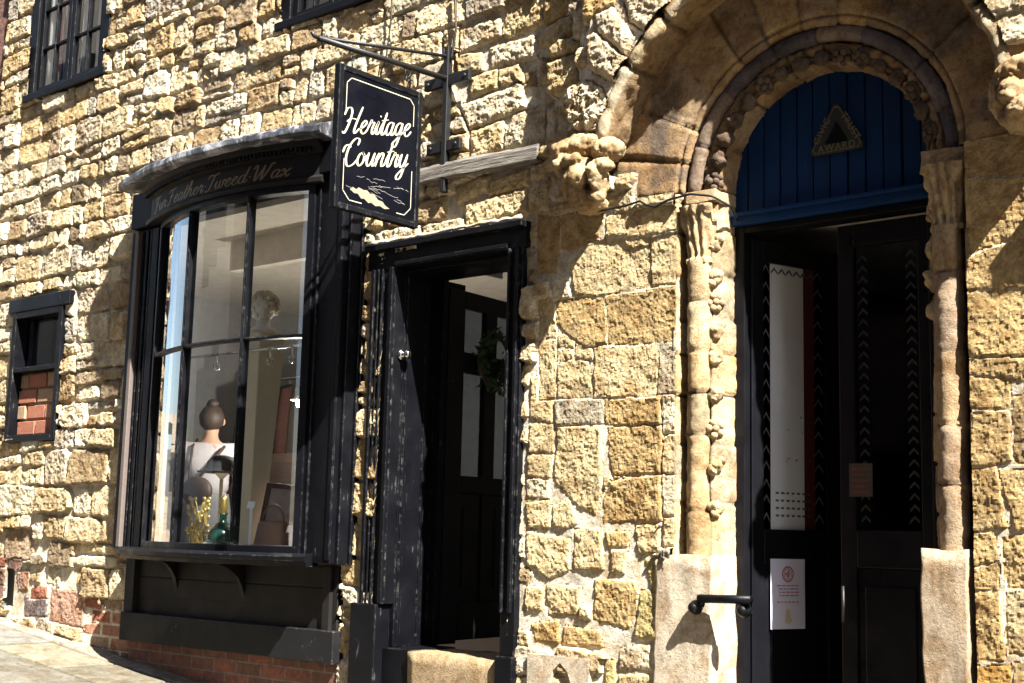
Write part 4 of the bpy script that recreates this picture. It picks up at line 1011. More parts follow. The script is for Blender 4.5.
b = MB(); b.box(-5.41, -5.372, .03, .34, 1.07, 3.18); b.box(-4.538, -4.50, .03, .34, .4, 3.18); b.box(-5.372, -4.538, .03, .34, 3.14, 3.18); b.box(-5.374, -5.364, .05, .075, 1.07, 3.14); b.box(-5.374, -5.364, .20, .225, 1.07, 3.14); b.box(-5.41, -5.315, .285, .325, 1.07, 3.14); b.box(-5.42, -5.345, .33, .50, 1.07, 3.14)
b.obj('reveal_lining', M['black'], sdf, bevel=.004)
b = MB(); b.box(-5.18, -4.545, -.045, .30, .3, 1.065); me = b.mesh('door_step'); bm = bmesh.new(); bm.from_mesh(me); bmesh.ops.subdivide_edges(bm, edges=bm.edges, cuts=12, use_grid_fill=True)
for v in bm.verts: v.co += Vector((0, mnoise.noise(v.co * 8), mnoise.noise(v.co * 8 + Vector((3, 3, 3))))) * .008
bm.to_mesh(me); bm.free(); link('door_step', me, stone_mat('worn door step stone', False, (.30, .22, .13), .5, .008), house, smooth=True)
fillet('mortar_fillet', [(-5.61, -.055, 3.312), (-5.0, -.06, 3.316), (-4.42, -.055, 3.318)], .014, sdf, M['mortar'])
# the half glazed leaf stands open into the passage
hx, hy = -5.33, .33; ang = math.radians(95)
Fs = lambda u, n, z: (hx + math.cos(ang) * u + math.sin(ang) * n, hy + math.sin(ang) * u - math.cos(ang) * n, z)
def sx(b, u0, u1, n0, n1, a, c): b.add([Fs(u, n, z) for u in (u0, u1) for n in (n0, n1) for z in (a, c)], [(0, 1, 3, 2), (4, 6, 7, 5), (0, 4, 5, 1), (2, 3, 7, 6), (0, 2, 6, 4), (1, 5, 7, 3)])
d = MB(); w = .82; za, zt = 1.09, 3.10; st = .15; um = w / 2
sx(d, 0, st, -.02, .02, za, zt); sx(d, w - st, w, -.02, .02, za, zt); sx(d, st, w - st, -.02, .02, 3.0, zt); sx(d, st, w - st, -.02, .02, 2.62, 2.74); sx(d, st, w - st, -.02, .02, 1.92, 2.02); sx(d, st, w - st, -.02, .02, za, 1.30)
sx(d, um - .055, um + .055, -.02, .02, 2.74, 3.0); sx(d, um - .055, um + .055, -.02, .02, 2.02, 2.62); sx(d, st, w - st, -.008, .008, 1.30, 1.92); sx(d, um - .05, um + .05, -.019, .019, 1.30, 1.92)
sx(d, st + .04, um - .09, .007, .014, 1.38, 1.84); sx(d, um + .09, w - st - .04, .007, .014, 1.38, 1.84)
sd = d.obj('half_glazed_door', M['black_door'], house, bevel=.004)
g = MB(); sx(g, st, w - st, -.003, .003, 2.02, 3.0); g.obj('glass_pane', M['glass_dark'], sd)
b = MB(); b.tube([Fs(w - .05, .02, 2.05), Fs(w - .05, .06, 2.05)], .009); b.ball(Fs(w - .05, .075, 2.05), .027); b.obj('door_knob', M['iron'], sd, smooth=True)
# ------------------------------------------------------------------ inside the shop
b = MB(); b.box(-9.85, -4.2, 3.4, 3.45, .7, 3.9); b.box(-9.88, -9.85, .06, 3.4, .7, 3.9); b.box(-4.25, -4.2, .36, 3.4, .7, 3.9); b.box(-4.46, -4.25, .34, .38, .7, 3.9); b.box(-5.86, -5.43, .10, .14, .7, 3.9); b.box(-9.85, -7.62, .05, .07, .7, 3.9)
b.box(-5.43, -5.41, .34, .9, 2.95 + .3, 3.9)
b.obj('shop_room', M['room'], house)
b = MB(); b.box(-9.85, -4.2, .06, 3.4, 3.72, 3.76); b.box(-7.7, -5.9, .55, .62, 3.50, 3.72); b.obj('shop_ceiling', M['ceil'], house)
b = MB(); b.box(-9.85, -4.2, .3, 3.4, .9, .98); b.obj('shop_floor', M['floorwood'], house)
b = MB(); b.box(-7.62, -7.60, -.06, .05, 1.5, 3.72); b.obj('window_side_board', M['white'], house)
b = MB(); b.sweep([(-.02, 1.53), (-.02, 1.565), (-.9, 1.565), (-.9, 1.53)], [(p[0], p[1], 0, -1) for p in BP]); b.obj('display_shelf', M['white'], house)
dr = MB(); pts = []
for i in range(60):
    t = i / 59; pts.append((-7.565 - .165 * t + .012 * math.sin(t * 26), -.085 + .125 * t + .016 * math.cos(t * 26)))
dr.add([(x + (.05 * (1 - (z - 1.57) / 2.1)) * (i % 60) / 59 * -.4, y, z) for z in np.linspace(1.57, 3.69, 6) for i, (x, y) in enumerate(pts)], [(r * 60 + i, r * 60 + i + 1, (r + 1) * 60 + i + 1, (r + 1) * 60 + i) for r in range(5) for i in range(59)])
o = dr.obj('curtain', M['curtain'], smooth=True); s_ = o.modifiers.new('s', 'SOLIDIFY'); s_.thickness = .003; tag(o, 'long white net curtain at the left end of the bow shop window', 'curtain')
# beige plinth with a curly plaster head
def at(u, v, y): x, z = W(u, v, y); return Vector((x, y, z))
M['beige'] = plain('beige linen', (.55, .48, .36), .8, 0, 40, .12)
M['plaster'] = plain('white plaster', (.80, .78, .73), .7, 0, 30, .1)
c0 = at(250, 545, .22); top = at(262, 336, .22)
b = MB(); zt_ = top.z - .02; Q4 = lambda s, z, dx: [(c0.x + dx - s, c0.y - s, z), (c0.x + dx + s, c0.y - s, z), (c0.x + dx + s, c0.y + s, z), (c0.x + dx - s, c0.y + s, z)]
b.add(Q4(.055, 1.566, 0) + Q4(.105, zt_, .02), [(0, 1, 2, 3), (4, 5, 6, 7), (0, 1, 5, 4), (1, 2, 6, 5), (2, 3, 7, 6), (3, 0, 4, 7)]); b.box(c0.x - .10, c0.x + .14, c0.y - .12, c0.y + .12, zt_ + .001, zt_ + .03)
o = b.obj('pedestal', M['beige'], bevel=.006); tag(o, 'tall tapering beige pedestal in the shop window carrying the plaster head', 'pedestal')
hc = Vector((c0.x + .02, c0.y, zt_ + .032))
b = MB(); b.lathe([(.02, 0), (.085, .002), (.092, .015), (.075, .035), (.05, .05), (.043, .075), (.047, .10)], hc, 20); b.ball(hc + Vector((0, -.005, .165)), (.062, .078, .09), 20, 14)
b.ball(hc + Vector((.0, -.083, .155)), (.011, .018, .02), 8, 6); b.ball(hc + Vector((0, -.066, .115)), (.028, .02, .022)); b.ball(hc + Vector((0, -.078, .128)), (.02, .008, .006))
for s in (-1, 1): b.ball(hc + Vector((s * .026, -.072, .172)), (.013, .008, .007), 8, 6); b.ball(hc + Vector((s * .062, .005, .16)), (.01, .02, .026), 8, 6)
head = b.obj('plaster_bust', M['plaster'], smooth=True); tag(head, 'white plaster head with a curly wig on the beige pedestal in the shop window', 'bust')
b = MB(); rg = random.Random(8)
for k in range(110):
    t = rg.uniform(0, 2 * PI); ph = rg.uniform(-.2, 1.5); p = Vector((.075 * math.cos(ph) * math.cos(t), .088 * math.cos(ph) * math.sin(t), .095 * math.sin(ph)))
    if p.y < -.05 and p.z < .045: continue
    b.ball(hc + Vector((0, .008, .172)) + p, rg.uniform(.016, .027), 8, 6)
b.obj('curly_hair', M['beige'], head, smooth=True)
# bowler hat on a stand
M['felt'] = plain('black felt', (.012, .011, .012), .85)
M['brass'] = plain('brass', (.5, .34, .10), .35, .9, 20, .3)
p = at(222, 470, .30)
b = MB(); b.lathe([(.06, 0), (.06, .008), (.012, .012), (.012, p.z - 1.566 - .06), (.05, p.z - 1.566 - .02)], (p.x, p.y, 1.566), 16); hs = b.obj('hat_stand', M['beige'], smooth=False); tag(hs, 'slim stand in the shop window carrying the black bowler hat', 'stand')
b = MB(); b.lathe([(.145, .012), (.150, .02), (.135, .012), (.095, .006), (.093, .05), (.088, .085), (.065, .115), (.02, .128), (.001, .128)], (p.x, p.y, p.z - .03), 26, 1, 1.15); hat = b.obj('bowler_hat', M['felt'], smooth=True); tag(hat, 'black bowler hat on a stand between the gold ornament and the pedestal', 'hat')
# green bottle vase, gold openwork ornament
M['green'] = plain('dark green glazed ware', (.006, .045, .03), .2, 0, 14, .5)
p = at(222, 540, .14); r0 = .075
b = MB(); b.lathe([(.05, 0), (.082, .01), (.092, .05), (.085, .10), (.05, .14), (.024, .165), (.022, .20), (.032, .215)], (p.x, p.y, 1.567), 24); v_ = b.obj('green_vase', M['green'], smooth=True); tag(v_, 'squat dark green glazed vase with gold stopper at the foot of the shop window', 'vase')
b = MB(); b.lathe([(.015, .215), (.032, .217), (.02, .24), (.034, .262), (.018, .285), (.026, .305), (.004, .33)], (p.x, p.y, 1.567), 16); b.obj('stopper', M['brass'], v_, smooth=True)
p = at(197, 545, .10); b = MB(); rg = random.Random(5)
for k in range(38):
    t = rg.uniform(0, 6.28); l = rg.uniform(.06, .30); pts = []
    for q in range(9):
        s = q / 8; pts.append((p.x + (.10 * s + .02) * math.cos(t) + .025 * math.sin(5 * s + t), p.y + .05 * s * math.sin(t), 1.567 + l * s + .02 * math.sin(8 * s)))
    b.tube(pts, [.007 * (1 - .5 * q / 8) for q in range(9)], 6); e = pts[-1]; b.ball(e, (.014, .01, .014), 8, 6)
M['oldgold'] = plain('gilt metal', (.46, .33, .09), .4, .6, 30, .4)
go = b.obj('gilt_ornament', M['oldgold'], smooth=True); tag(go, 'curly openwork gilt ornament at the left foot of the shop window', 'ornament')
# leaning framed picture, bag, tags
p = at(284, 500, .20)
M['mahog'] = plain('red brown timber', (.075, .028, .018), .45, 0, 9, .4)
tlt = Matrix.Translation((p.x, p.y, 1.567)) @ Matrix.Rotation(math.radians(38), 4, 'Z') @ Matrix.Rotation(math.radians(-18), 4, 'X') @ Matrix.Rotation(math.radians(4), 4, 'Y')
b = MB()
for a in ((-.17, -.14, 0, .42), (.14, .17, 0, .42), (-.14, .14, 0, .03), (-.14, .14, .39, .42)): b.box(a[0], a[1], -.012, .012, a[2], a[3], tlt)
fr = b.obj('picture_frame', M['mahog'], bevel=.003); tag(fr, 'framed picture with a pale pinkish print leaning back in the right of the shop window', 'picture')
M['print'] = plain('pale floral print', (.48, .36, .30), .7, 0, 16, .55)
b = MB(); b.box(-.138, .138, -.002, .006, .03, .39, tlt); b.obj('print', M['print'], fr)
M['leather'] = plain('tan brown leather', (.17, .085, .05), .55, 0, 20, .3, .3, .004)
p = at(272, 545, .05); b = MB()
b.add([(p.x - .14, p.y - .05, 1.567), (p.x + .14, p.y - .05, 1.567), (p.x + .14, p.y + .05, 1.567), (p.x - .14, p.y + .05, 1.567), (p.x - .12, p.y - .025, 1.74), (p.x + .12, p.y - .025, 1.74), (p.x + .12, p.y + .025, 1.74), (p.x - .12, p.y + .025, 1.74)], [(0, 1, 2, 3), (4, 5, 6, 7), (0, 1, 5, 4), (1, 2, 6, 5), (2, 3, 7, 6), (3, 0, 4, 7)])
bag = b.obj('leather_bag', M['leather'], bevel=.02, seg=3); tag(bag, 'tan leather handbag with one loop handle at the right foot of the shop window', 'bag')
b = MB(); b.tube([(p.x + .10 * math.cos(t), p.y, 1.735 + .10 * math.sin(t)) for t in np.linspace(0, PI, 14)], .007, 8); b.obj('handle', M['leather'], bag, smooth=True)
M['paper'] = plain('white card', (.82, .82, .84), .6, 0, 30, .05)
for u, v, yy, nm in ((251, 505, .02, 'white price card standing near the middle post of the shop window'), (291, 529, -.05, 'white price card in front of the leather bag in the shop window'), (206, 546, .0, 'small pale blue price card at the foot of the gilt ornament')):
    q = at(u, v, yy); b = MB(); Mx = Matrix.Translation(q) @ Matrix.Rotation(math.radians(-15), 4, 'X'); b.box(-.035, .035, -.001, .001, -.02, .022, Mx); o = b.obj('price_card', M['paper']); tag(o, nm, 'price card', 'price cards in the shop window')
    s_ = b = MB(); b.box(-.012, .012, .002, .004, -(q.z - 1.566), .01, Matrix.Translation(q)); b.obj('easel', M['paper'], o)
# hooks of the hanging rail
M['chrome'] = plain('chrome', (.6, .6, .6), .15, 1, 5, .05)
rz = at(240, 352, .12).z
b = MB(); b.tube([(-7.55, .12, rz), (-5.95, .12, rz)], .009); rail = b.obj('hanging_rail', M['chrome'], smooth=True); tag(rail, 'thin metal rail across the inside of the shop window just below the transom bar', 'rail')
proto = None
labs = ['chrome hook on the window rail, seen in the middle pane', 'chrome hook on the window rail just right of the pedestal top', 'chrome hook on the window rail nearest the right post']
for k, u in enumerate((217, 270, 292)):
    x = at(u, 360, .12).x
    if proto is None:
        proto = empty('rail_hook', (x, .12, rz)); b = MB(); b.tube([(x, .12, rz + .012), (x, .10, rz), (x, .12, rz - .012), (x, .12, rz - .06)], .004, 6); b.obj('stem', M['chrome'], proto, smooth=True)
        b = MB(); b.tube([(x, .12 + .022 * math.sin(t), rz - .08 + .024 * math.cos(t)) for t in np.linspace(0, 2 * PI * .85, 12)], .006, 6); b.obj('hook', M['chrome'], proto, smooth=True); o = proto
    else:
        o = proto.copy(); COL.objects.link(o); o.location = (x, .12, rz)
        for ch in list(proto.children):
            c = ch.copy(); COL.objects.link(c); c.parent = o
    tag(o, labs[k], 'hook', 'hooks on the shop window rail')
# wardrobe with red brown doors, dark furniture, lamp
p = at(288, 430, 2.5)
b = MB(); b.box(p.x - .55, p.x + .45, 2.45, 2.9, .98, 2.75); wd = b.obj('wardrobe', M['mahog'], bevel=.01)
b = MB(); b.box(p.x - .58, p.x + .48, 2.42, 2.93, 2.75, 2.82); b.obj('cornice', M['mahog'], wd, bevel=.01); b = MB(); b.box(p.x - .50, p.x - .08, 2.425, 2.449, 1.1, 2.66); b.box(p.x - .02, p.x + .40, 2.425, 2.449, 1.1, 2.66); b.obj('door_panel', M['mahog'], wd, bevel=.008)
tag(wd, 'red brown wardrobe standing inside the shop behind the right window panes', 'wardrobe')
q = at(299, 404, 1.0); em = bpy.data.materials.new('lamp bulb glow'); em.use_nodes = True; eb = em.node_tree.nodes['Principled BSDF']; eb.inputs['Emission Color'].default_value = (1, .86, .65, 1); eb.inputs['Emission Strength'].default_value = 12
LAMP = q.copy(); lp = empty('pendant_lamp', (q.x, q.y, 3.72)); tag(lp, 'small lit pendant lamp hanging inside the shop behind the right window pane', 'lamp')
b = MB(); b.tube([(q.x, q.y, 3.72), (q.x, q.y, q.z + .06)], .004, 6); b.obj('cord', M['iron'], lp); b = MB(); b.ball(q, .024); b.obj('bulb', em, lp, smooth=True); b = MB(); b.lathe([(.016, .06), (.018, .055), (.06, .03), (.062, .026), (.02, .05)], q, 16); b.obj('lamp_shade', M['plaster'], lp, smooth=True)
# stock: coats on a rail, a dark cabinet, a trailing plant
p = at(286, 455, 1.5); b = MB(); b.box(p.x - .42, p.x + .34, 1.35, 1.70, .98, p.z); cb = b.obj('cabinet', plain('dark stained oak', (.03, .018, .012), .5, 0, 8, .4), bevel=.008); tag(cb, 'low dark cabinet inside the shop behind the leather bag and picture', 'cabinet')
b = MB(); b.box(p.x - .38, p.x - .06, 1.34, 1.35, 1.05, p.z - .06); b.box(p.x - .02, p.x + .30, 1.34, 1.35, 1.05, p.z - .06); b.obj('door_panel', plain('dark oak panel', (.022, .013, .009), .5, 0, 8, .4), cb, bevel=.004)
ctop = p.z; cols_ = [(.035, .010, .008), (.022, .02, .016), (.05, .033, .022), (.016, .02, .014), (.05, .016, .011), (.033, .026, .02)]
CY = 1.95; p = at(284, 385, CY); rl = empty('coat_rail', (p.x, CY, p.z)); tag(rl, 'metal coat rail inside the shop carrying tweed coats', 'rail'); b = MB(); b.tube([(p.x - .45, CY, p.z + .05), (p.x + .45, CY, p.z + .05)], .012); b.obj('bar', M['chrome'], rl, smooth=True)
for s in (-.45, .45): b = MB(); b.tube([(p.x + s, CY, p.z + .05), (p.x + s, CY, .98)], .012); b.obj('post', M['chrome'], rl, smooth=True)
clab = ['dark red', 'olive grey', 'tan brown', 'dark green', 'rust red', 'brown tweed']
for k in range(6):
    x = p.x - .36 + k * .145; b = MB(); nn = 14; vs = []
    for z, wx, wy in ((0, .02, .03), (-.03, .035, .10), (-.07, .05, .20), (-.35, .055, .21), (-.85, .065, .23)):
        for j in range(nn):
            t = 2 * PI * j / nn; f = 1 + .12 * math.sin(5 * t + k) * (1 if z < -.1 else 0); vs.append((x + wx * math.cos(t) * f, CY + wy * math.sin(t) * f, p.z + z))
    b.add(vs, [(i * nn + j, i * nn + (j + 1) % nn, (i + 1) * nn + (j + 1) % nn, (i + 1) * nn + j) for i in range(4) for j in range(nn)] + [tuple(range(nn)), tuple(4 * nn + j for j in range(nn))[::-1]])
    ct = b.obj('coat', plain(clab[k] + ' wool', cols_[k], .9, 0, 60, .5), smooth=True); tag(ct, clab[k] + ' coat hanging on the rail inside the shop', 'coat', 'coats on the rail in the shop'); b = MB(); b.tube([(x, CY, p.z - .005), (x, CY, p.z + .045), (x, CY + .015, p.z + .062)], .004, 6); b.obj('hanger_hook', M['chrome'], ct)
# ---- woman with her back to the window
M['skin'] = plain('skin', (.50, .30, .21), .6, 0, 20, .1); M['hair'] = plain('dark brown hair', (.045, .028, .02), .6, 0, 60, .4, .5, .004)
M['shirt'] = plain('pale grey cotton top', (.46, .44, .48), .8, 0, 10, .08); M['skirt'] = plain('slate grey skirt', (.16, .17, .19), .85); M['bagdark'] = plain('dark brown bag', (.05, .03, .022), .6); M['shoe'] = plain('black shoe', (.02, .02, .02), .5)
def skin(name, verts, edges, radii, m, parent, root=0, sub=2):
    me = bpy.data.meshes.new(name); me.from_pydata(verts, edges, []); o = bpy.data.objects.new(name, me); COL.objects.link(o)
    o.modifiers.new('s', 'SKIN'); sv = me.skin_vertices[0].data
    for k, r in enumerate(radii):
        rr = r if isinstance(r, tuple) else (r, r); sv[k].radius = rr; sv[k].use_root = (k == root)
    s = o.modifiers.new('u', 'SUBSURF'); s.levels = sub; s.render_levels = sub
    m2 = bpy.data.meshes.new_from_object(o.evaluated_get(bpy.context.evaluated_depsgraph_get())); bpy.data.objects.remove(o)
    return link(name, m2, m, parent, smooth=True)
hp = at(212, 420, .95); FX, FY, FZ = hp.x, .95, .98
S = (hp.z - FZ) / 1.54                       # head centre height
def pz(x, y, z): return (FX + (x * -.6 + y * .8) * S, FY + (x * -.8 + y * -.6) * S, FZ + z * S)
per = empty('person', (FX, FY, FZ)); tag(per, 'person seen from behind in the shop window, pale grey top, hair in a bun', 'person')
vs = [pz(0, 0, .94), pz(0, .01, 1.10), pz(0, .02, 1.27), pz(0, .01, 1.36), pz(0, -.0, 1.43), pz(0, -.02, 1.49), pz(0, -.02, 1.57),
      pz(-.17, .01, 1.31), pz(-.22, -.03, 1.08), pz(-.17, -.22, .98), pz(-.12, -.30, 1.0), pz(.17, .01, 1.31), pz(.23, -.02, 1.07), pz(.22, -.16, .90), pz(.20, -.23, .86),
      pz(-.09, 0, .86), pz(-.10, -.02, .48), pz(-.10, .02, .09), pz(-.10, -.12, .035), pz(.09, 0, .86), pz(.10, -.02, .48), pz(.10, .02, .09), pz(.11, -.12, .035)]
ed = [(0, 1), (1, 2), (2, 3), (3, 4), (4, 5), (5, 6), (2, 7), (7, 8), (8, 9), (9, 10), (2, 11), (11, 12), (12, 13), (13, 14), (0, 15), (15, 16), (16, 17), (17, 18), (0, 19), (19, 20), (20, 21), (21, 22)]
ra = [(.145, .10), (.115, .085), (.14, .09), (.06, .06), (.05, .05), (.072, .088), (.068, .082), .055, .042, .034, .028, .055, .042, .034, .028, .085, .055, .038, .03, .085, .055, .038, .03]
# fingers: short chains rooted in the palms
for hv, s in ((10, 1), (14, -1)):
    bx_, by_, bz_ = vs[hv]
    for k in range(4):
        a = (k - 1.5) * .017; fw = lambda a_, d_, z_: (bx_ + (a_ * -.6 - d_ * .8), by_ + (a_ * -.8 + d_ * .6), bz_ + z_)
        n0 = len(vs); vs += [fw(a, .04 * S, -.012), fw(a * 1.1, (.075 + .008 * (1.5 - abs(k - 1.5))) * S, -.035)]; ed += [(hv, n0), (n0, n0 + 1)]; ra += [.010, .008]
    n0 = len(vs); vs += [fw(s * .03, .01, .004), fw(s * .042, .04, -.012)]; ed += [(hv, n0), (n0, n0 + 1)]; ra += [.011, .009]
ra = [(tuple(c * S for c in r) if isinstance(r, tuple) else r * S) for r in ra]
body = skin('body', vs, ed, ra, M['skin'], per)
tv = [pz(0, 0, .93), pz(0, .01, 1.10), pz(0, .02, 1.26), pz(0, .015, 1.345), pz(-.18, .01, 1.315), pz(-.225, -.02, 1.12), pz(.18, .01, 1.315), pz(.235, -.01, 1.11)]
tr_ = [(.185, .135), (.155, .12), (.165, .115), (.075, .07), .078, .075, .078, .075]
skin('top', tv, [(0, 1), (1, 2), (2, 3), (2, 4), (4, 5), (2, 6), (6, 7)], [(tuple(c * S for c in r) if isinstance(r, tuple) else r * S) for r in tr_], M['shirt'], per)
b = MB(); b.lathe([(.155, .98), (.165, .92), (.185, .82), (.20, .62), (.215, .45), (.205, .45), (.15, .9)], (0, 0, 0), 28, 1, .8); b.v = [pz(*v) for v in b.v]; b.obj('skirt', M['skirt'], per, smooth=True)
b = MB(); b.ball(pz(0, .012, 1.555), tuple(c * S for c in (.088, .098, .105)), 20, 14); b.ball(pz(0, .04, 1.66), tuple(c * S for c in (.046, .046, .036)), 14, 10); b.v = [tuple(Vector(v) + Vector((1, 1, 1)) * mnoise.noise(Vector(v) * 22) * .008) for v in b.v]; b.obj('hair', M['hair'], per, smooth=True)
b = MB()
for s in (-1, 1): b.ball(pz(s * .032, -.095, 1.535), .009 * S, 8, 6); b.ball(pz(s * .084, -.02, 1.53), (.012 * S, .022 * S, .03 * S), 8, 6)
b.ball(pz(0, -.115, 1.51), (.014 * S, .02 * S, .022 * S), 8, 6); b.ball(pz(0, -.098, 1.465), (.026 * S, .01 * S, .008 * S), 8, 6); b.obj('face', M['skin'], per, smooth=True)
b = MB(); b.tube([pz(-.13, .0, 1.375), pz(-.08, .135, 1.30), pz(.02, .155, 1.16), pz(.12, .15, 1.02)], .012 * S, 8); b.tube([pz(.10, -.04, 1.39), pz(.13, .10, 1.33), pz(.14, .15, 1.18), pz(.14, .16, 1.02)], .010 * S, 8)
strap = None
bg = MB(); bg.ball(pz(.08, .20, .99), tuple(c * S for c in (.17, .07, .11)), 18, 12); bg_o = bg.obj('shoulder_bag', M['bagdark'], smooth=True); tag(bg_o, 'dark brown bag hanging on the back of the person inside the shop', 'bag'); b.obj('strap', M['bagdark'], bg_o, smooth=True)

# ------------------------------------------------------------------ things on the facade
# timber built into the wall
bx0, bz0 = -5.26, 3.655; 
b = MB(); n = 26; vs = []
for k in range(n + 1):
    t = k / n; x = -5.26 + .92 * t; zc = 3.652 - .004 * t; hh = .046 - .004 * math.sin(t * 9) * .5; dd = .058 + .01 * math.sin(t * 5)
    for (a, c) in ((-1, -1), (-1, .6), (-.6, 1), (1, 1), (1, -1)): vs.append((x, -.02 + (-dd if a < 0 else .05) + (.012 if a == -.6 else 0), zc + c * hh + random.uniform(-.003, .003)))
fs = [(k * 5 + i, k * 5 + (i + 1) % 5, (k + 1) * 5 + (i + 1) % 5, (k + 1) * 5 + i) for k in range(n) for i in range(5)] + [(0, 1, 2, 3, 4), tuple(n * 5 + i for i in (4, 3, 2, 1, 0))]
b.add(vs, fs); b.obj('timber_beam', M['wood'], house, bevel=.006)
# wrought bracket
XS = -5.0
br = empty('sign_bracket', (XS, -.05, 3.55)); tag(br, 'black wrought iron wall bracket with two long arms holding the shop sign', 'bracket')
b = MB(); b.box(XS - .016, XS + .016, -.085, -.045, 3.53, 4.36); b.obj('wall_bar', M['iron'], br, bevel=.004)
for zc, a, c in ((4.165, -.17, .17), (3.79, -.135, .115)):
    b = MB(); b.box(XS + a, XS + c, -.078, -.05, zc - .03, zc + .03)
    for s in (a + .03, c - .03): b.ball((XS + s, -.08, zc), (.012, .008, .012), 8, 6)
    b.obj('cross_strap', M['iron'], br, bevel=.004)
tip = Vector((XS, -1.0, 4.125))
b = MB(); b.tube([(XS, -.07, 4.175), tip], .0155, 10); b.tube([tip + Vector((0, .02, 0)), tip + Vector((0, -.03, .002)), tip + Vector((0, -.045, .02))], .01, 8); b.tube([(XS, -.97, 4.08), (XS, -.97, 4.16)], .008, 8); b.obj('arm', M['iron'], br, smooth=True)
b = MB(); b.tube([(XS, -.07, 4.305), tip + Vector((0, .04, .012))], .0095, 10); b.obj('stay', M['iron'], br, smooth=True)
# hanging sign
y0, y1, z0, z1 = -.868, -.272, 3.285, 4.035
sg = empty('hanging_sign', (XS, (y0 + y1) / 2, z0)); tag(sg, 'dark navy hanging shop sign lettered Heritage Country in cream, its lower paint peeling', 'sign')
b = MB(); b.box(XS - .014, XS + .014, y0 + .03, y1 - .03, z0 + .03, z1 - .03); b.obj('board', M['navy'], sg)
b = MB(); r = .032
for a in ((y0, y0 + r, z0, z1), (y1 - r, y1, z0, z1), (y0 + r, y1 - r, z0, z0 + r), (y0 + r, y1 - r, z1 - r, z1)): b.box(XS - .021, XS + .021, a[0], a[1], a[2], a[3])
b.obj('frame', M['black_worn'], sg, bevel=.006)
b = MB()
for yy in (y0 + .10, y1 - .10): b.tube([(XS, yy, z1), (XS, yy, z1 + .045)], .004, 6); b.tube([(XS, yy + .012 * math.sin(t), z1 + .055 + .012 * math.cos(t)) for t in np.linspace(0, 6.28, 12)], .004, 6); b.tube([(XS, yy + .02 * math.sin(t), z1 + .092 + .026 * math.cos(t)) for t in np.linspace(0, 6.28, 12)], .0035, 6)
b.obj('hanger', M['iron'], sg, smooth=True)
FS = lambda u, v, l: (XS + .0146 + l, y0 + u, z0 + v)
mb = MB(); SW, SH = y1 - y0, z1 - z0
def sline(pts, w):
    for a, c in zip(pts[:-1], pts[1:]):
        dx, dy = c[0] - a[0], c[1] - a[1]; l = math.hypot(dx, dy); nx, ny = -dy / l * w / 2, dx / l * w / 2; ex, ey = dx / l * w / 2, dy / l * w / 2
        mb.add([FS(a[0] - ex + nx, a[1] - ey + ny, 0), FS(c[0] + ex + nx, c[1] + ey + ny, 0), FS(c[0] + ex - nx, c[1] + ey - ny, 0), FS(a[0] - ex - nx, a[1] - ey - ny, 0)], [(0, 1, 2, 3)])
i0, i1, k0, k1, cc = .058, SW - .058, .055, SH - .058, .045
sline([(i0, .26), (i0, k0 + cc)], .0045); sline([(i0, k0 + cc), (i0 + cc, k0), (i0 + .13, k0)], .0045); sline([(i1 - .10, k0), (i1 - cc, k0), (i1, k0 + cc), (i1, .30)], .0045)
sline([(i0, .50), (i0, k1 - .03)], .0045); sline([(i0, k1 - .03), (i0 + .03, k1), (i1 - .03, k1), (i1, k1 - .03)], .0045); sline([(i1, k1 - .03), (i1, .55)], .0045)
hs_ = .455 / swidth('Heritage', 1.0); cs_ = .44 / swidth('Country', 1.0); TS = .20
script('Heritage', hs_, .25, lambda u, v, l: FS(.055 + u, .395 + v * 1.08 + u * TS, l + .0004), mb, .22, .065, 1.0)
script('Country', cs_, .25, lambda u, v, l: FS(.055 + u, .225 + v * 1.08 + u * TS, l + .0004), mb, .22, .065, 1.0)
mb.obj('lettering', M['cream'], sg)
mb = MB(); M['bare'] = plain('bare pale board under peeled paint', (.19, .165, .115), .8, 0, 25, .3)
pl = [(.105, .112), (.125, .128), (.148, .120), (.165, .134), (.20, .127), (.222, .131), (.245, .117), (.275, .119), (.30, .097), (.335, .093), (.352, .078), (.385, .066), (.350, .058), (.315, .067), (.285, .060), (.255, .072), (.235, .066), (.205, .083), (.185, .079), (.16, .100), (.135, .098)]
mb.add([FS(u, v, .0006) for u, v in pl], [tuple(range(len(pl)))])
cr = MB(); rg = random.Random(2)
for k in range(15):
    u = rg.uniform(.07, .45); v = .10 + rg.uniform(.0, .10); q = [(u, v)]
    for s in range(5): q.append((q[-1][0] + rg.uniform(.008, .024), q[-1][1] + rg.uniform(-.007, .006)))
    for a, c in zip(q[:-1], q[1:]):
        if c[0] < SW - .04: cr.add([FS(a[0], a[1], .0004), FS(c[0], c[1], .0004), FS(c[0], c[1] + .0016, .0004), FS(a[0], a[1] + .0016, .0004)], [(0, 1, 2, 3)])
cr.obj('paint_cracks', plain('grey paint crack', (.22, .21, .19), .8), sg); mb.obj('peeled_patch', M['bare'], sg)
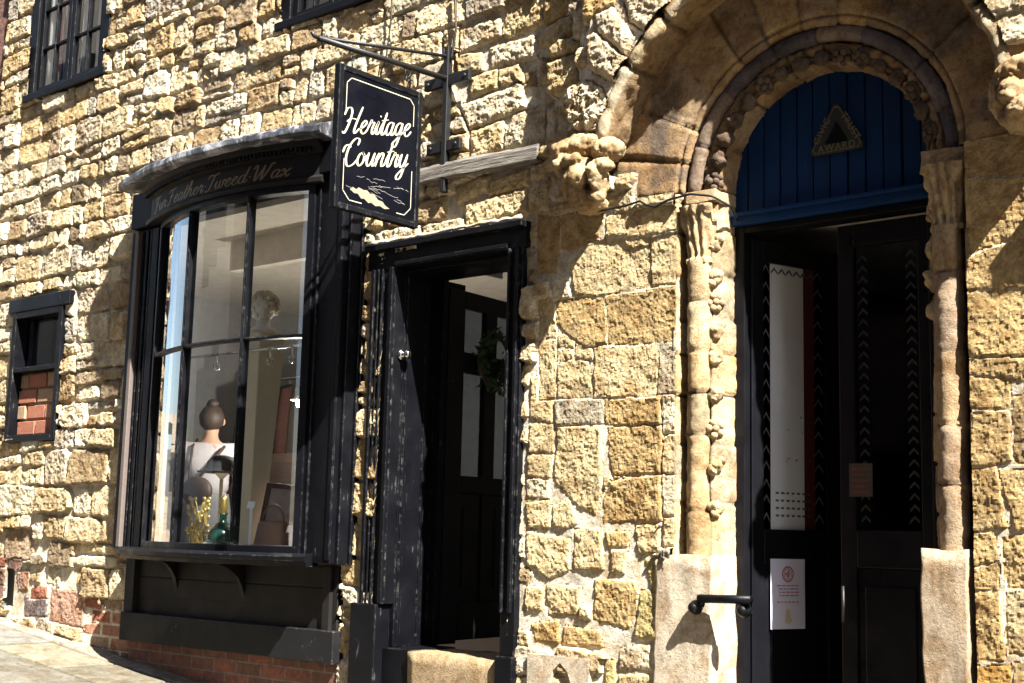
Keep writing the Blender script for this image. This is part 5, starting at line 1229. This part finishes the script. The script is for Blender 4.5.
# cables
def cable(pts, r, label):
    b = MB(); q = []
    for a, c in zip(pts[:-1], pts[1:]):
        for k in range(8): q.append(tuple(a[i] + (c[i] - a[i]) * k / 8 for i in range(3)))
    q.append(pts[-1]); b.tube(q, r, 6); o = b.obj('cable', M['iron'], smooth=True); tag(o, label, 'cable')
cable([cp(455, -12, -.05), cp(456, 30, -.06), cp(451, 60, -.07)], .007, 'thin black cable running up the wall from the sign bracket')
cable([cp(392, -10, -.05), cp(391, 20, -.055), cp(386, 58, -.06), cp(380, 75, -.05)], .005, 'thin dark cable hanging on the rubble wall left of the sign bracket')
cable([cp(572, 195, -.06), cp(577, 212, -.07), cp(600, 211, -.05), cp(625, 206, -.055), cp(640, 201, -.06), cp(646, 205, -.06), cp(655, 207, -.06), cp(668, 200, -.06), cp(690, 194, -.06), cp(712, 196, -.03), cp(730, 206, .05), cp(737, 220, .15)], .006, 'black cable looped along the left doorway pillar below the carved corbel')
# chrome bell on the door lining
p = at(404, 354, 0); b = MB(); c = Vector((-5.37, .02, p.z)); Mx = Matrix.Rotation(PI / 2, 4, 'Y'); b.lathe([(.034, 0), (.034, .008), (.024, .014), (.012, .022), (.012, .03), (.024, .04), (.026, .05), (.018, .062), (.002, .066)], c, 18, 1, 1, Mx); o = b.obj('bell_pull', M['chrome'], smooth=True); tag(o, 'round chrome bell pull on the black lining of the shop doorway', 'bell')
# wreath on the shop door
wc = Vector(Fs(.40, .045, 2.72)); wr = empty('wreath', wc); tag(wr, 'green leafy wreath hanging on the open shop door', 'wreath')
b = MB(); M['leaf'] = plain('wreath leaf', (.035, .085, .022), .6, 0, 20, .5); rg = random.Random(6)
for k in range(230):
    t = rg.uniform(0, 6.28); R = .13 + rg.gauss(0, .022); c = wc + Vector((rg.uniform(-.01, .05), R * math.cos(t), R * math.sin(t) * 1.15)); d = Vector((rg.uniform(-.4, 1), rg.uniform(-1, 1), rg.uniform(-1, 1))).normalized(); s = d.orthogonal().normalized() * .012; L_ = d * rg.uniform(.04, .065)
    b.add([c, c + L_ * .5 + s, c + L_, c + L_ * .5 - s], [(0, 1, 2, 3)])
b.obj('leaves', M['leaf'], wr); b = MB(); b.tube([wc + Vector((0, .13 * math.cos(t), .15 * math.sin(t))) for t in np.linspace(0, 6.28, 24)], .012, 6); b.obj('hoop', M['mahog'], wr, smooth=True)
# grab rail on the pillar base
b = MB(); p0 = Vector((-3.345, -.064, 1.425)); p1 = Vector((-3.08, -.064, 1.432)); gr = empty('grab_rail', (-3.2, -.03, 1.40)); tag(gr, 'short black grab rail with two round knobs beside the arched door', 'rail')
b.tube([p0, p1], .019, 12); b.obj('bar', M['black'], gr, smooth=True)
for x in (-3.375, -3.125):
    b = MB(); b.lathe([(.030, 0), (.034, .012), (.026, .03), (.012, .036), (.012, .05)], (x, -.03, 1.385), 14, 1, 1, Matrix.Rotation(PI / 2, 4, 'X')); b.ball((x, -.06, 1.385), .026, 12, 8); b.tube([(x + (.05 if x < -3.2 else 0), -.065, 1.39), (x + (.06 if x < -3.2 else .0), -.068, 1.42)], .008, 8); b.obj('knob', M['black'], gr, smooth=True)
# niche block with a pointed hole
x0, x1, z0, z1 = -4.345, -3.965, .80, 1.115; b = MB(); pts = [(-4.20, .70), (-4.20, 1.0), (-4.185, 1.045), (-4.14, 1.085), (-4.095, 1.045), (-4.075, 1.0), (-4.075, .70)]
b.prism([(x0, .70), (-4.20, .70), (-4.20, 1.0), (x0, 1.0)], -.05, .05, lambda p, q, t: (p, t, q)); b.prism([(-4.075, .70), (x1, .70), (x1, 1.0), (-4.075, 1.0)], -.05, .05, lambda p, q, t: (p, t, q))
b.prism([(x0, 1.0), (-4.20, 1.0), (-4.185, 1.045), (-4.14, 1.085), (-4.14, z1), (x0, z1)], -.05, .05, lambda p, q, t: (p, t, q)); b.prism([(-4.14, 1.085), (-4.095, 1.045), (-4.075, 1.0), (x1, 1.0), (x1, z1), (-4.14, z1)], -.05, .05, lambda p, q, t: (p, t, q))
nb = b.obj('niche_block', M['render'], house); b = MB(); b.box(-4.21, -4.07, .0, .04, .7, 1.1); b.obj('niche_back', M['carved'], nb)
# notice, sticker, plaque
M['ink'] = plain('red seal ink', (.38, .10, .11), .7); M['inkgrey'] = plain('grey ink', (.42, .40, .46), .7); M['notice'] = plain('white lavender paper', (.66, .66, .80), .6, 0, 20, .04)
u0, u1, zb, ztp = .110, .325, 1.285, 1.605
nt_ = empty('notice', F(.215, .02, zb)); tag(nt_, 'white paper notice with a red round seal on the open arched door leaf', 'notice')
b = MB(); bx(b, u0, u1, .021, .0222, zb, ztp); b.obj('sheet', M['notice'], nt_)
b = MB(); uc, zc = (u0 + u1) / 2, ztp - .07
ring = lambda r0, r1, n=24: b.add([F(uc + r * math.cos(2 * PI * k / n), .0228, zc + r * math.sin(2 * PI * k / n)) for r in (r0, r1) for k in range(n)], [(k, (k + 1) % n, n + (k + 1) % n, n + k) for k in range(n)])
ring(.030, .037); ring(.022, .026)
for k in range(7):
    t = k * .9; b.add([F(uc + (.014 + .004 * (k % 2)) * math.cos(t + a) , .0229, zc + (.014 + .004 * (k % 2)) * math.sin(t + a)) for a in (0, .35, .7)] + [F(uc, .0229, zc)], [(0, 1, 2, 3)])
b.obj('seal', M['ink'], nt_)
b = MB(); rg = random.Random(1)
for zz in (ztp - .125, ztp - .14, ztp - .155, ztp - .17, ztp - .20):
    u = u0 + .035 + rg.uniform(0, .02)
    while u < u1 - .045: e = u + rg.uniform(.012, .03); b.add([F(a, .0228, c) for a, c in ((u, zz), (min(e, u1 - .03), zz), (min(e, u1 - .03), zz + .005), (u, zz + .005))], [(0, 1, 2, 3)]); u = e + .006
b.obj('text_lines', M['ink'], nt_); b = MB(); b.add([F(uc + a, .0228, zb + .03 + c) for a, c in ((-.02, 0), (.01, -.01), (.025, .01), (.012, .03), (.014, .055), (-.012, .065), (-.016, .04))], [tuple(range(7))]); b.obj('crest', M['beige'], nt_)
st = empty('sticker', (-2.70, YT + .04, 1.95)); tag(st, 'small faded printed sticker on the dark right leaf of the arched door', 'sticker')
ys = YT + .07 - .0215
b = MB(); b.box(-2.765, -2.655, ys - .001, ys + .001, 1.885, 2.03); b.obj('sheet', plain('faded sticker paper', (.030, .021, .017), .6, 0, 30, .5), st)
b = MB()
for k in range(5): b.box(-2.752, -2.672 - .02 * (k % 2), ys - .0022, ys - .0012, 1.90 + k * .025, 1.91 + k * .025)
b.obj('text_lines', plain('faded red ink', (.10, .018, .012), .7), st)
pq = empty('plaque', (-2.772, YT, 3.43)); tag(pq, 'small dark triangular award plaque on the blue boards over the arched door', 'plaque')
M['plaque'] = plain('dark bronze', (.022, .026, .022), .5, .3); M['plaquetext'] = plain('dull gilt lettering', (.16, .13, .065), .5, .2)
tri = [(-2.890, 3.425), (-2.655, 3.425), (-2.638, 3.445), (-2.76, 3.655), (-2.784, 3.655), (-2.906, 3.445)]
b = MB(); b.prism(tri, YT - .022, YT - .006, lambda p, q, t: (p, t, q)); b.obj('plate', M['plaque'], pq, bevel=.004)
b = MB(); c3 = (-2.772, 3.50); b.prism([(c3[0] + (p - c3[0]) * .42, c3[1] + (q - c3[1]) * .42) for p, q in tri], YT - .024, YT - .0221, lambda p, q, t: (p, t, q)); b.obj('inner_triangle', M['black'], pq); b = MB(); tr2 = [(c3[0] + (p - c3[0]) * .90, c3[1] + (q - c3[1]) * .90) for p, q in tri]; tr3 = [(c3[0] + (p - c3[0]) * .86, c3[1] + (q - c3[1]) * .86) for p, q in tri]; b.add([(p, YT - .0228, q) for p, q in tr2 + tr3], [(k, (k + 1) % 6, 6 + (k + 1) % 6, 6 + k) for k in range(6)]); b.obj('gilt_border', M['plaquetext'], pq)
def text_mesh(s, size, Mx, name, m, parent):
    cu = bpy.data.curves.new(name, 'FONT'); cu.body = s; cu.size = size; cu.align_x = 'CENTER'; cu.align_y = 'CENTER'; cu.extrude = .0008; cu.space_character = 1.15
    o = bpy.data.objects.new(name, cu); COL.objects.link(o)
    me = bpy.data.meshes.new_from_object(o.evaluated_get(bpy.context.evaluated_depsgraph_get())); bpy.data.objects.remove(o); me.transform(Mx); return link(name, me, m, parent)
RX = Matrix.Rotation(PI / 2, 4, 'X')
for s, cx_, cz_, a in (('CIVIC', -2.842, 3.535, 60), ('TRUST', -2.702, 3.535, -60), ('AWARD', -2.772, 3.450, 0)):
    text_mesh(s, .046, Matrix.Translation((cx_, YT - .0232, cz_)) @ RX @ Matrix.Rotation(math.radians(a), 4, 'Z'), 'lettering', M['plaquetext'], pq)
# ------------------------------------------------------------------ the street: flagstones, setts, the house next door and the houses opposite
def ground_grid(name, x0, x1, y0, y1, dx, dy, fn, m):
    gx = np.arange(x0, x1 + dx, dx); gy = np.arange(y0, y1 + dy, dy); X, Y = np.meshgrid(gx, gy, indexing='ij'); Z, C = fn(X, Y)
    me = grid_mesh(name, np.stack([X, Y, Z], -1).reshape(-1, 3), qgrid(len(gx), len(gy))[:, ::1], np.clip(C.reshape(-1, 3), 0, 1)); o = link(name, me, m); return o
def flags(X, Y):
    Z = gz(X) + .006 * fbm(X * 1.5, Y * 1.5, 4, 3); C = np.empty(X.shape + (3,)); C[:] = (.40, .36, .28)
    rows = [-.16, -.62, -1.12, -1.62, -2.2]; rg = np.random.default_rng(5)
    J = np.full(X.shape, 9.0)
    for k in range(len(rows) - 1):
        m = (Y <= rows[k]) & (Y > rows[k + 1]); xb = [X.min() - 1]
        while xb[-1] < X.max() + 1: xb.append(xb[-1] + rg.uniform(.55, 1.15))
        xb = np.array(xb); i = np.clip(np.searchsorted(xb, X) - 1, 0, len(xb) - 2)
        d = np.minimum(np.minimum(np.abs(X - xb[i]), np.abs(xb[i + 1] - X)), np.minimum(np.abs(Y - rows[k]), np.abs(Y - rows[k + 1])))
        sh = rg.uniform(.72, 1.18, len(xb)); tz = rg.uniform(-.005, .005, len(xb)); hue = rg.uniform(-.02, .02, len(xb))
        J = np.where(m, d, J); Z = np.where(m, Z + tz[i], Z)
        cc = np.stack([(.155 + hue[i] * .6) * sh[i], .142 * sh[i], (.11 - hue[i]) * sh[i]], -1); C = np.where(m[..., None], cc, C)
    e = Y > -.16                                  # rough cement strip against the wall
    C = np.where(e[..., None], np.array([.24, .21, .165]) * (1 + .25 * fbm(X * 9, Y * 9, 8, 3)[..., None]), C); Z = np.where(e, Z + .012 + .010 * fbm(X * 6, Y * 6, 9, 3), Z)
    g = np.clip(1.5 - J / .012, 0, 1); Z = Z - .016 * g; C = C * (1 - .86 * g[..., None]) * (1 + .16 * fbm(X * 4, Y * 4, 12, 4)[..., None]); return Z, C
M['flag'] = stone_mat('worn sandstone flags', True, lich=.15, bdist=.004)
o = ground_grid('pavement', -12.5, 1.5, -1.75, .06, .011, .011, flags, M['flag']); tag(o, kind='structure')
b = MB()
def slab(b, x0, x1, y0, y1, t0, t1): b.add([(x, y, gz(x) + t) for x in (x0, x1) for y in (y0, y1) for t in (t0, t1)], [(0, 1, 3, 2), (4, 6, 7, 5), (0, 4, 5, 1), (2, 3, 7, 6), (0, 2, 6, 4), (1, 5, 7, 3)])
slab(b, -40, 30, -1.89, -1.752, -.3, .002); o = b.obj('kerb', M['render'], bevel=.01); tag(o, kind='structure')
b = MB(); slab(b, -40, 30, -5.9, -1.892, -.4, -.11); o = b.obj('road', stone_mat('granite setts', False, (.16, .15, .14), .2, .02)); tag(o, kind='structure')
b = MB(); slab(b, -40, 30, -6.9, -5.902, -.4, .0); slab(b, -40, -12.5, -1.752, .06, -.3, 0); slab(b, 1.5, 30, -1.752, .06, -.3, 0); o = b.obj('pavement', M['render']); tag(o, kind='structure')
b = MB(); slab(b, -80, 70, -80, -6.9, -.5, -.02); slab(b, -80, 70, 6.3, 80, -.5, -.02); slab(b, -80, -12.5, .06, 6.3, -.5, -.02); slab(b, 1.5, 70, .06, 6.3, -.5, -.02); slab(b, -12.5, 1.5, .06, 6.3, -.5, -.05); o = b.obj('ground', M['render']); tag(o, kind='structure')
# red brick neighbour on the far left
nb = empty('brick_house', (-12, 0, 0)); tag(nb, 'red brick neighbour house at the far left edge of the stone wall', 'house')
b = MB(); b.box(-16, XL - .02, .03, 6, .5, 7.2); b.obj('wall', M['brick'], nb); b = MB(); b.box(-16.2, XL + .02, -.2, 6.3, 7.2, 7.35); b.obj('roof', M['lead'], nb)
# a terrace across the street, which the shop window mirrors
M['paleh'] = plain('cream house render', (.60, .55, .46), .9, 0, 3, .15); tb = brickmat('dark brick opposite', 1.0, (.17, .085, .06), (.11, .06, .045), (.2, .18, .15)); tb2 = brickmat('brown brick opposite', 1.0, (.15, .10, .07), (.12, .075, .05), (.2, .18, .15)); M['roofslate'] = plain('slate', (.07, .07, .08), .6)
def terrace(x0, x1, h, ridge, m, label):
    e = empty('terraced_house', ((x0 + x1) / 2, -6.9, gz(x0))); tag(e, label, 'house', 'houses across the street'); g0 = min(gz(x0), gz(x1)) - .4
    b = MB(); b.box(x0, x1, -12.5, -6.9, g0, h); b.obj('wall', m, e); b = MB(); b.prism([(-12.8, h), (-6.65, h), (-9.7, ridge)], x0, x1, lambda p, q, t: (t, p, q)); b.obj('roof', M['roofslate'], e)
    zb = (gz(x0) + gz(x1)) / 2
    for k, xx in enumerate(np.arange(x0 + .6, x1 - 1.2, 1.9)):
        for zz in (zb + .9, zb + 3.7, zb + 6.5, zb + 9.2):
            f = MB(); f.box(xx, xx + 1.0, -6.9, -6.84, zz, zz + 1.4); w_ = f.obj('window', M['iron'], e); g = MB(); g.box(xx + .07, xx + .93, -6.84, -6.832, zz + .07, zz + 1.33); g.obj('pane', M['glass_dark'], w_)
    b = MB(); b.box(x1 - 1.1, x1 - .2, -6.9, -6.85, zb - .2, zb + 2.0); b.obj('door', M['blue'], e); b = MB(); b.box(x0 + .2, x0 + .9, -10.1, -9.4, ridge - .5, ridge + 1.0); b.obj('chimney', m, e)
terrace(-24, -13.2, 14.5, 16, M['paleh'], 'pale rendered house across the street, furthest uphill')
terrace(-13.15, -8.95, 13.6, 15.4, tb2, 'brown brick house across the street, second from the top')
terrace(-6.75, .2, 14.2, 16.0, tb, 'dark brick house across the street, behind the viewer')
terrace(.25, 10, 13.4, 15.0, tb2, 'brown brick house across the street, furthest downhill')
# ------------------------------------------------------------------ sky, sun, camera
w = bpy.data.worlds.new('World'); SC.world = w; w.use_nodes = True; nt = w.node_tree; bg = nt.nodes['Background']
sky = nt.nodes.new('ShaderNodeTexSky'); sky.sky_type = 'NISHITA'; sky.sun_disc = False
S_ = -SUN; sky.sun_elevation = math.asin(S_.z); sky.sun_rotation = math.atan2(S_.x, S_.y); sky.altitude = 60; sky.air_density = 1.0; sky.dust_density = .6; sky.ozone_density = 1.2
nt.links.new(sky.outputs[0], bg.inputs[0]); bg.inputs[1].default_value = .06
sl = bpy.data.lights.new('sun', 'SUN'); sl.energy = 5.0; sl.angle = math.radians(.5); sl.color = (1.0, .96, .88); so = bpy.data.objects.new('sun', sl); COL.objects.link(so); so.rotation_euler = SUN.to_track_quat('-Z', 'Y').to_euler(); so.location = (8, -4, 14)
pl_ = bpy.data.lights.new('pendant_light', 'POINT'); pl_.energy = 19; pl_.color = (1, .90, .76); pl_.shadow_soft_size = .06; po = bpy.data.objects.new('pendant_light', pl_); COL.objects.link(po); po.location = (q.x, q.y, q.z - .05) if False else tuple(LAMP - Vector((0, 0, .06)))
cd = bpy.data.cameras.new('camera'); cam = bpy.data.objects.new('camera', cd); COL.objects.link(cam)
R = Matrix(((AX[0], -AX[1], -AX[2]), (AY[0], -AY[1], -AY[2]), (AZ[0], -AZ[1], -AZ[2])))
cam.matrix_world = Matrix.Translation((0, -CD, EZ)) @ R.to_4x4()
cd.sensor_width = 36; cd.lens = 36 * CF / 1024; cd.clip_start = .05; cd.clip_end = 500
SC.camera = cam
vs_ = SC.view_settings; vs_.view_transform = 'Standard'; vs_.look = 'None'; vs_.gamma = 1; vs_.exposure = 2.38; vs_.use_curve_mapping = False
SC.cycles.max_bounces = 8; SC.cycles.transparent_max_bounces = 12; SC.cycles.sample_clamp_indirect = 6
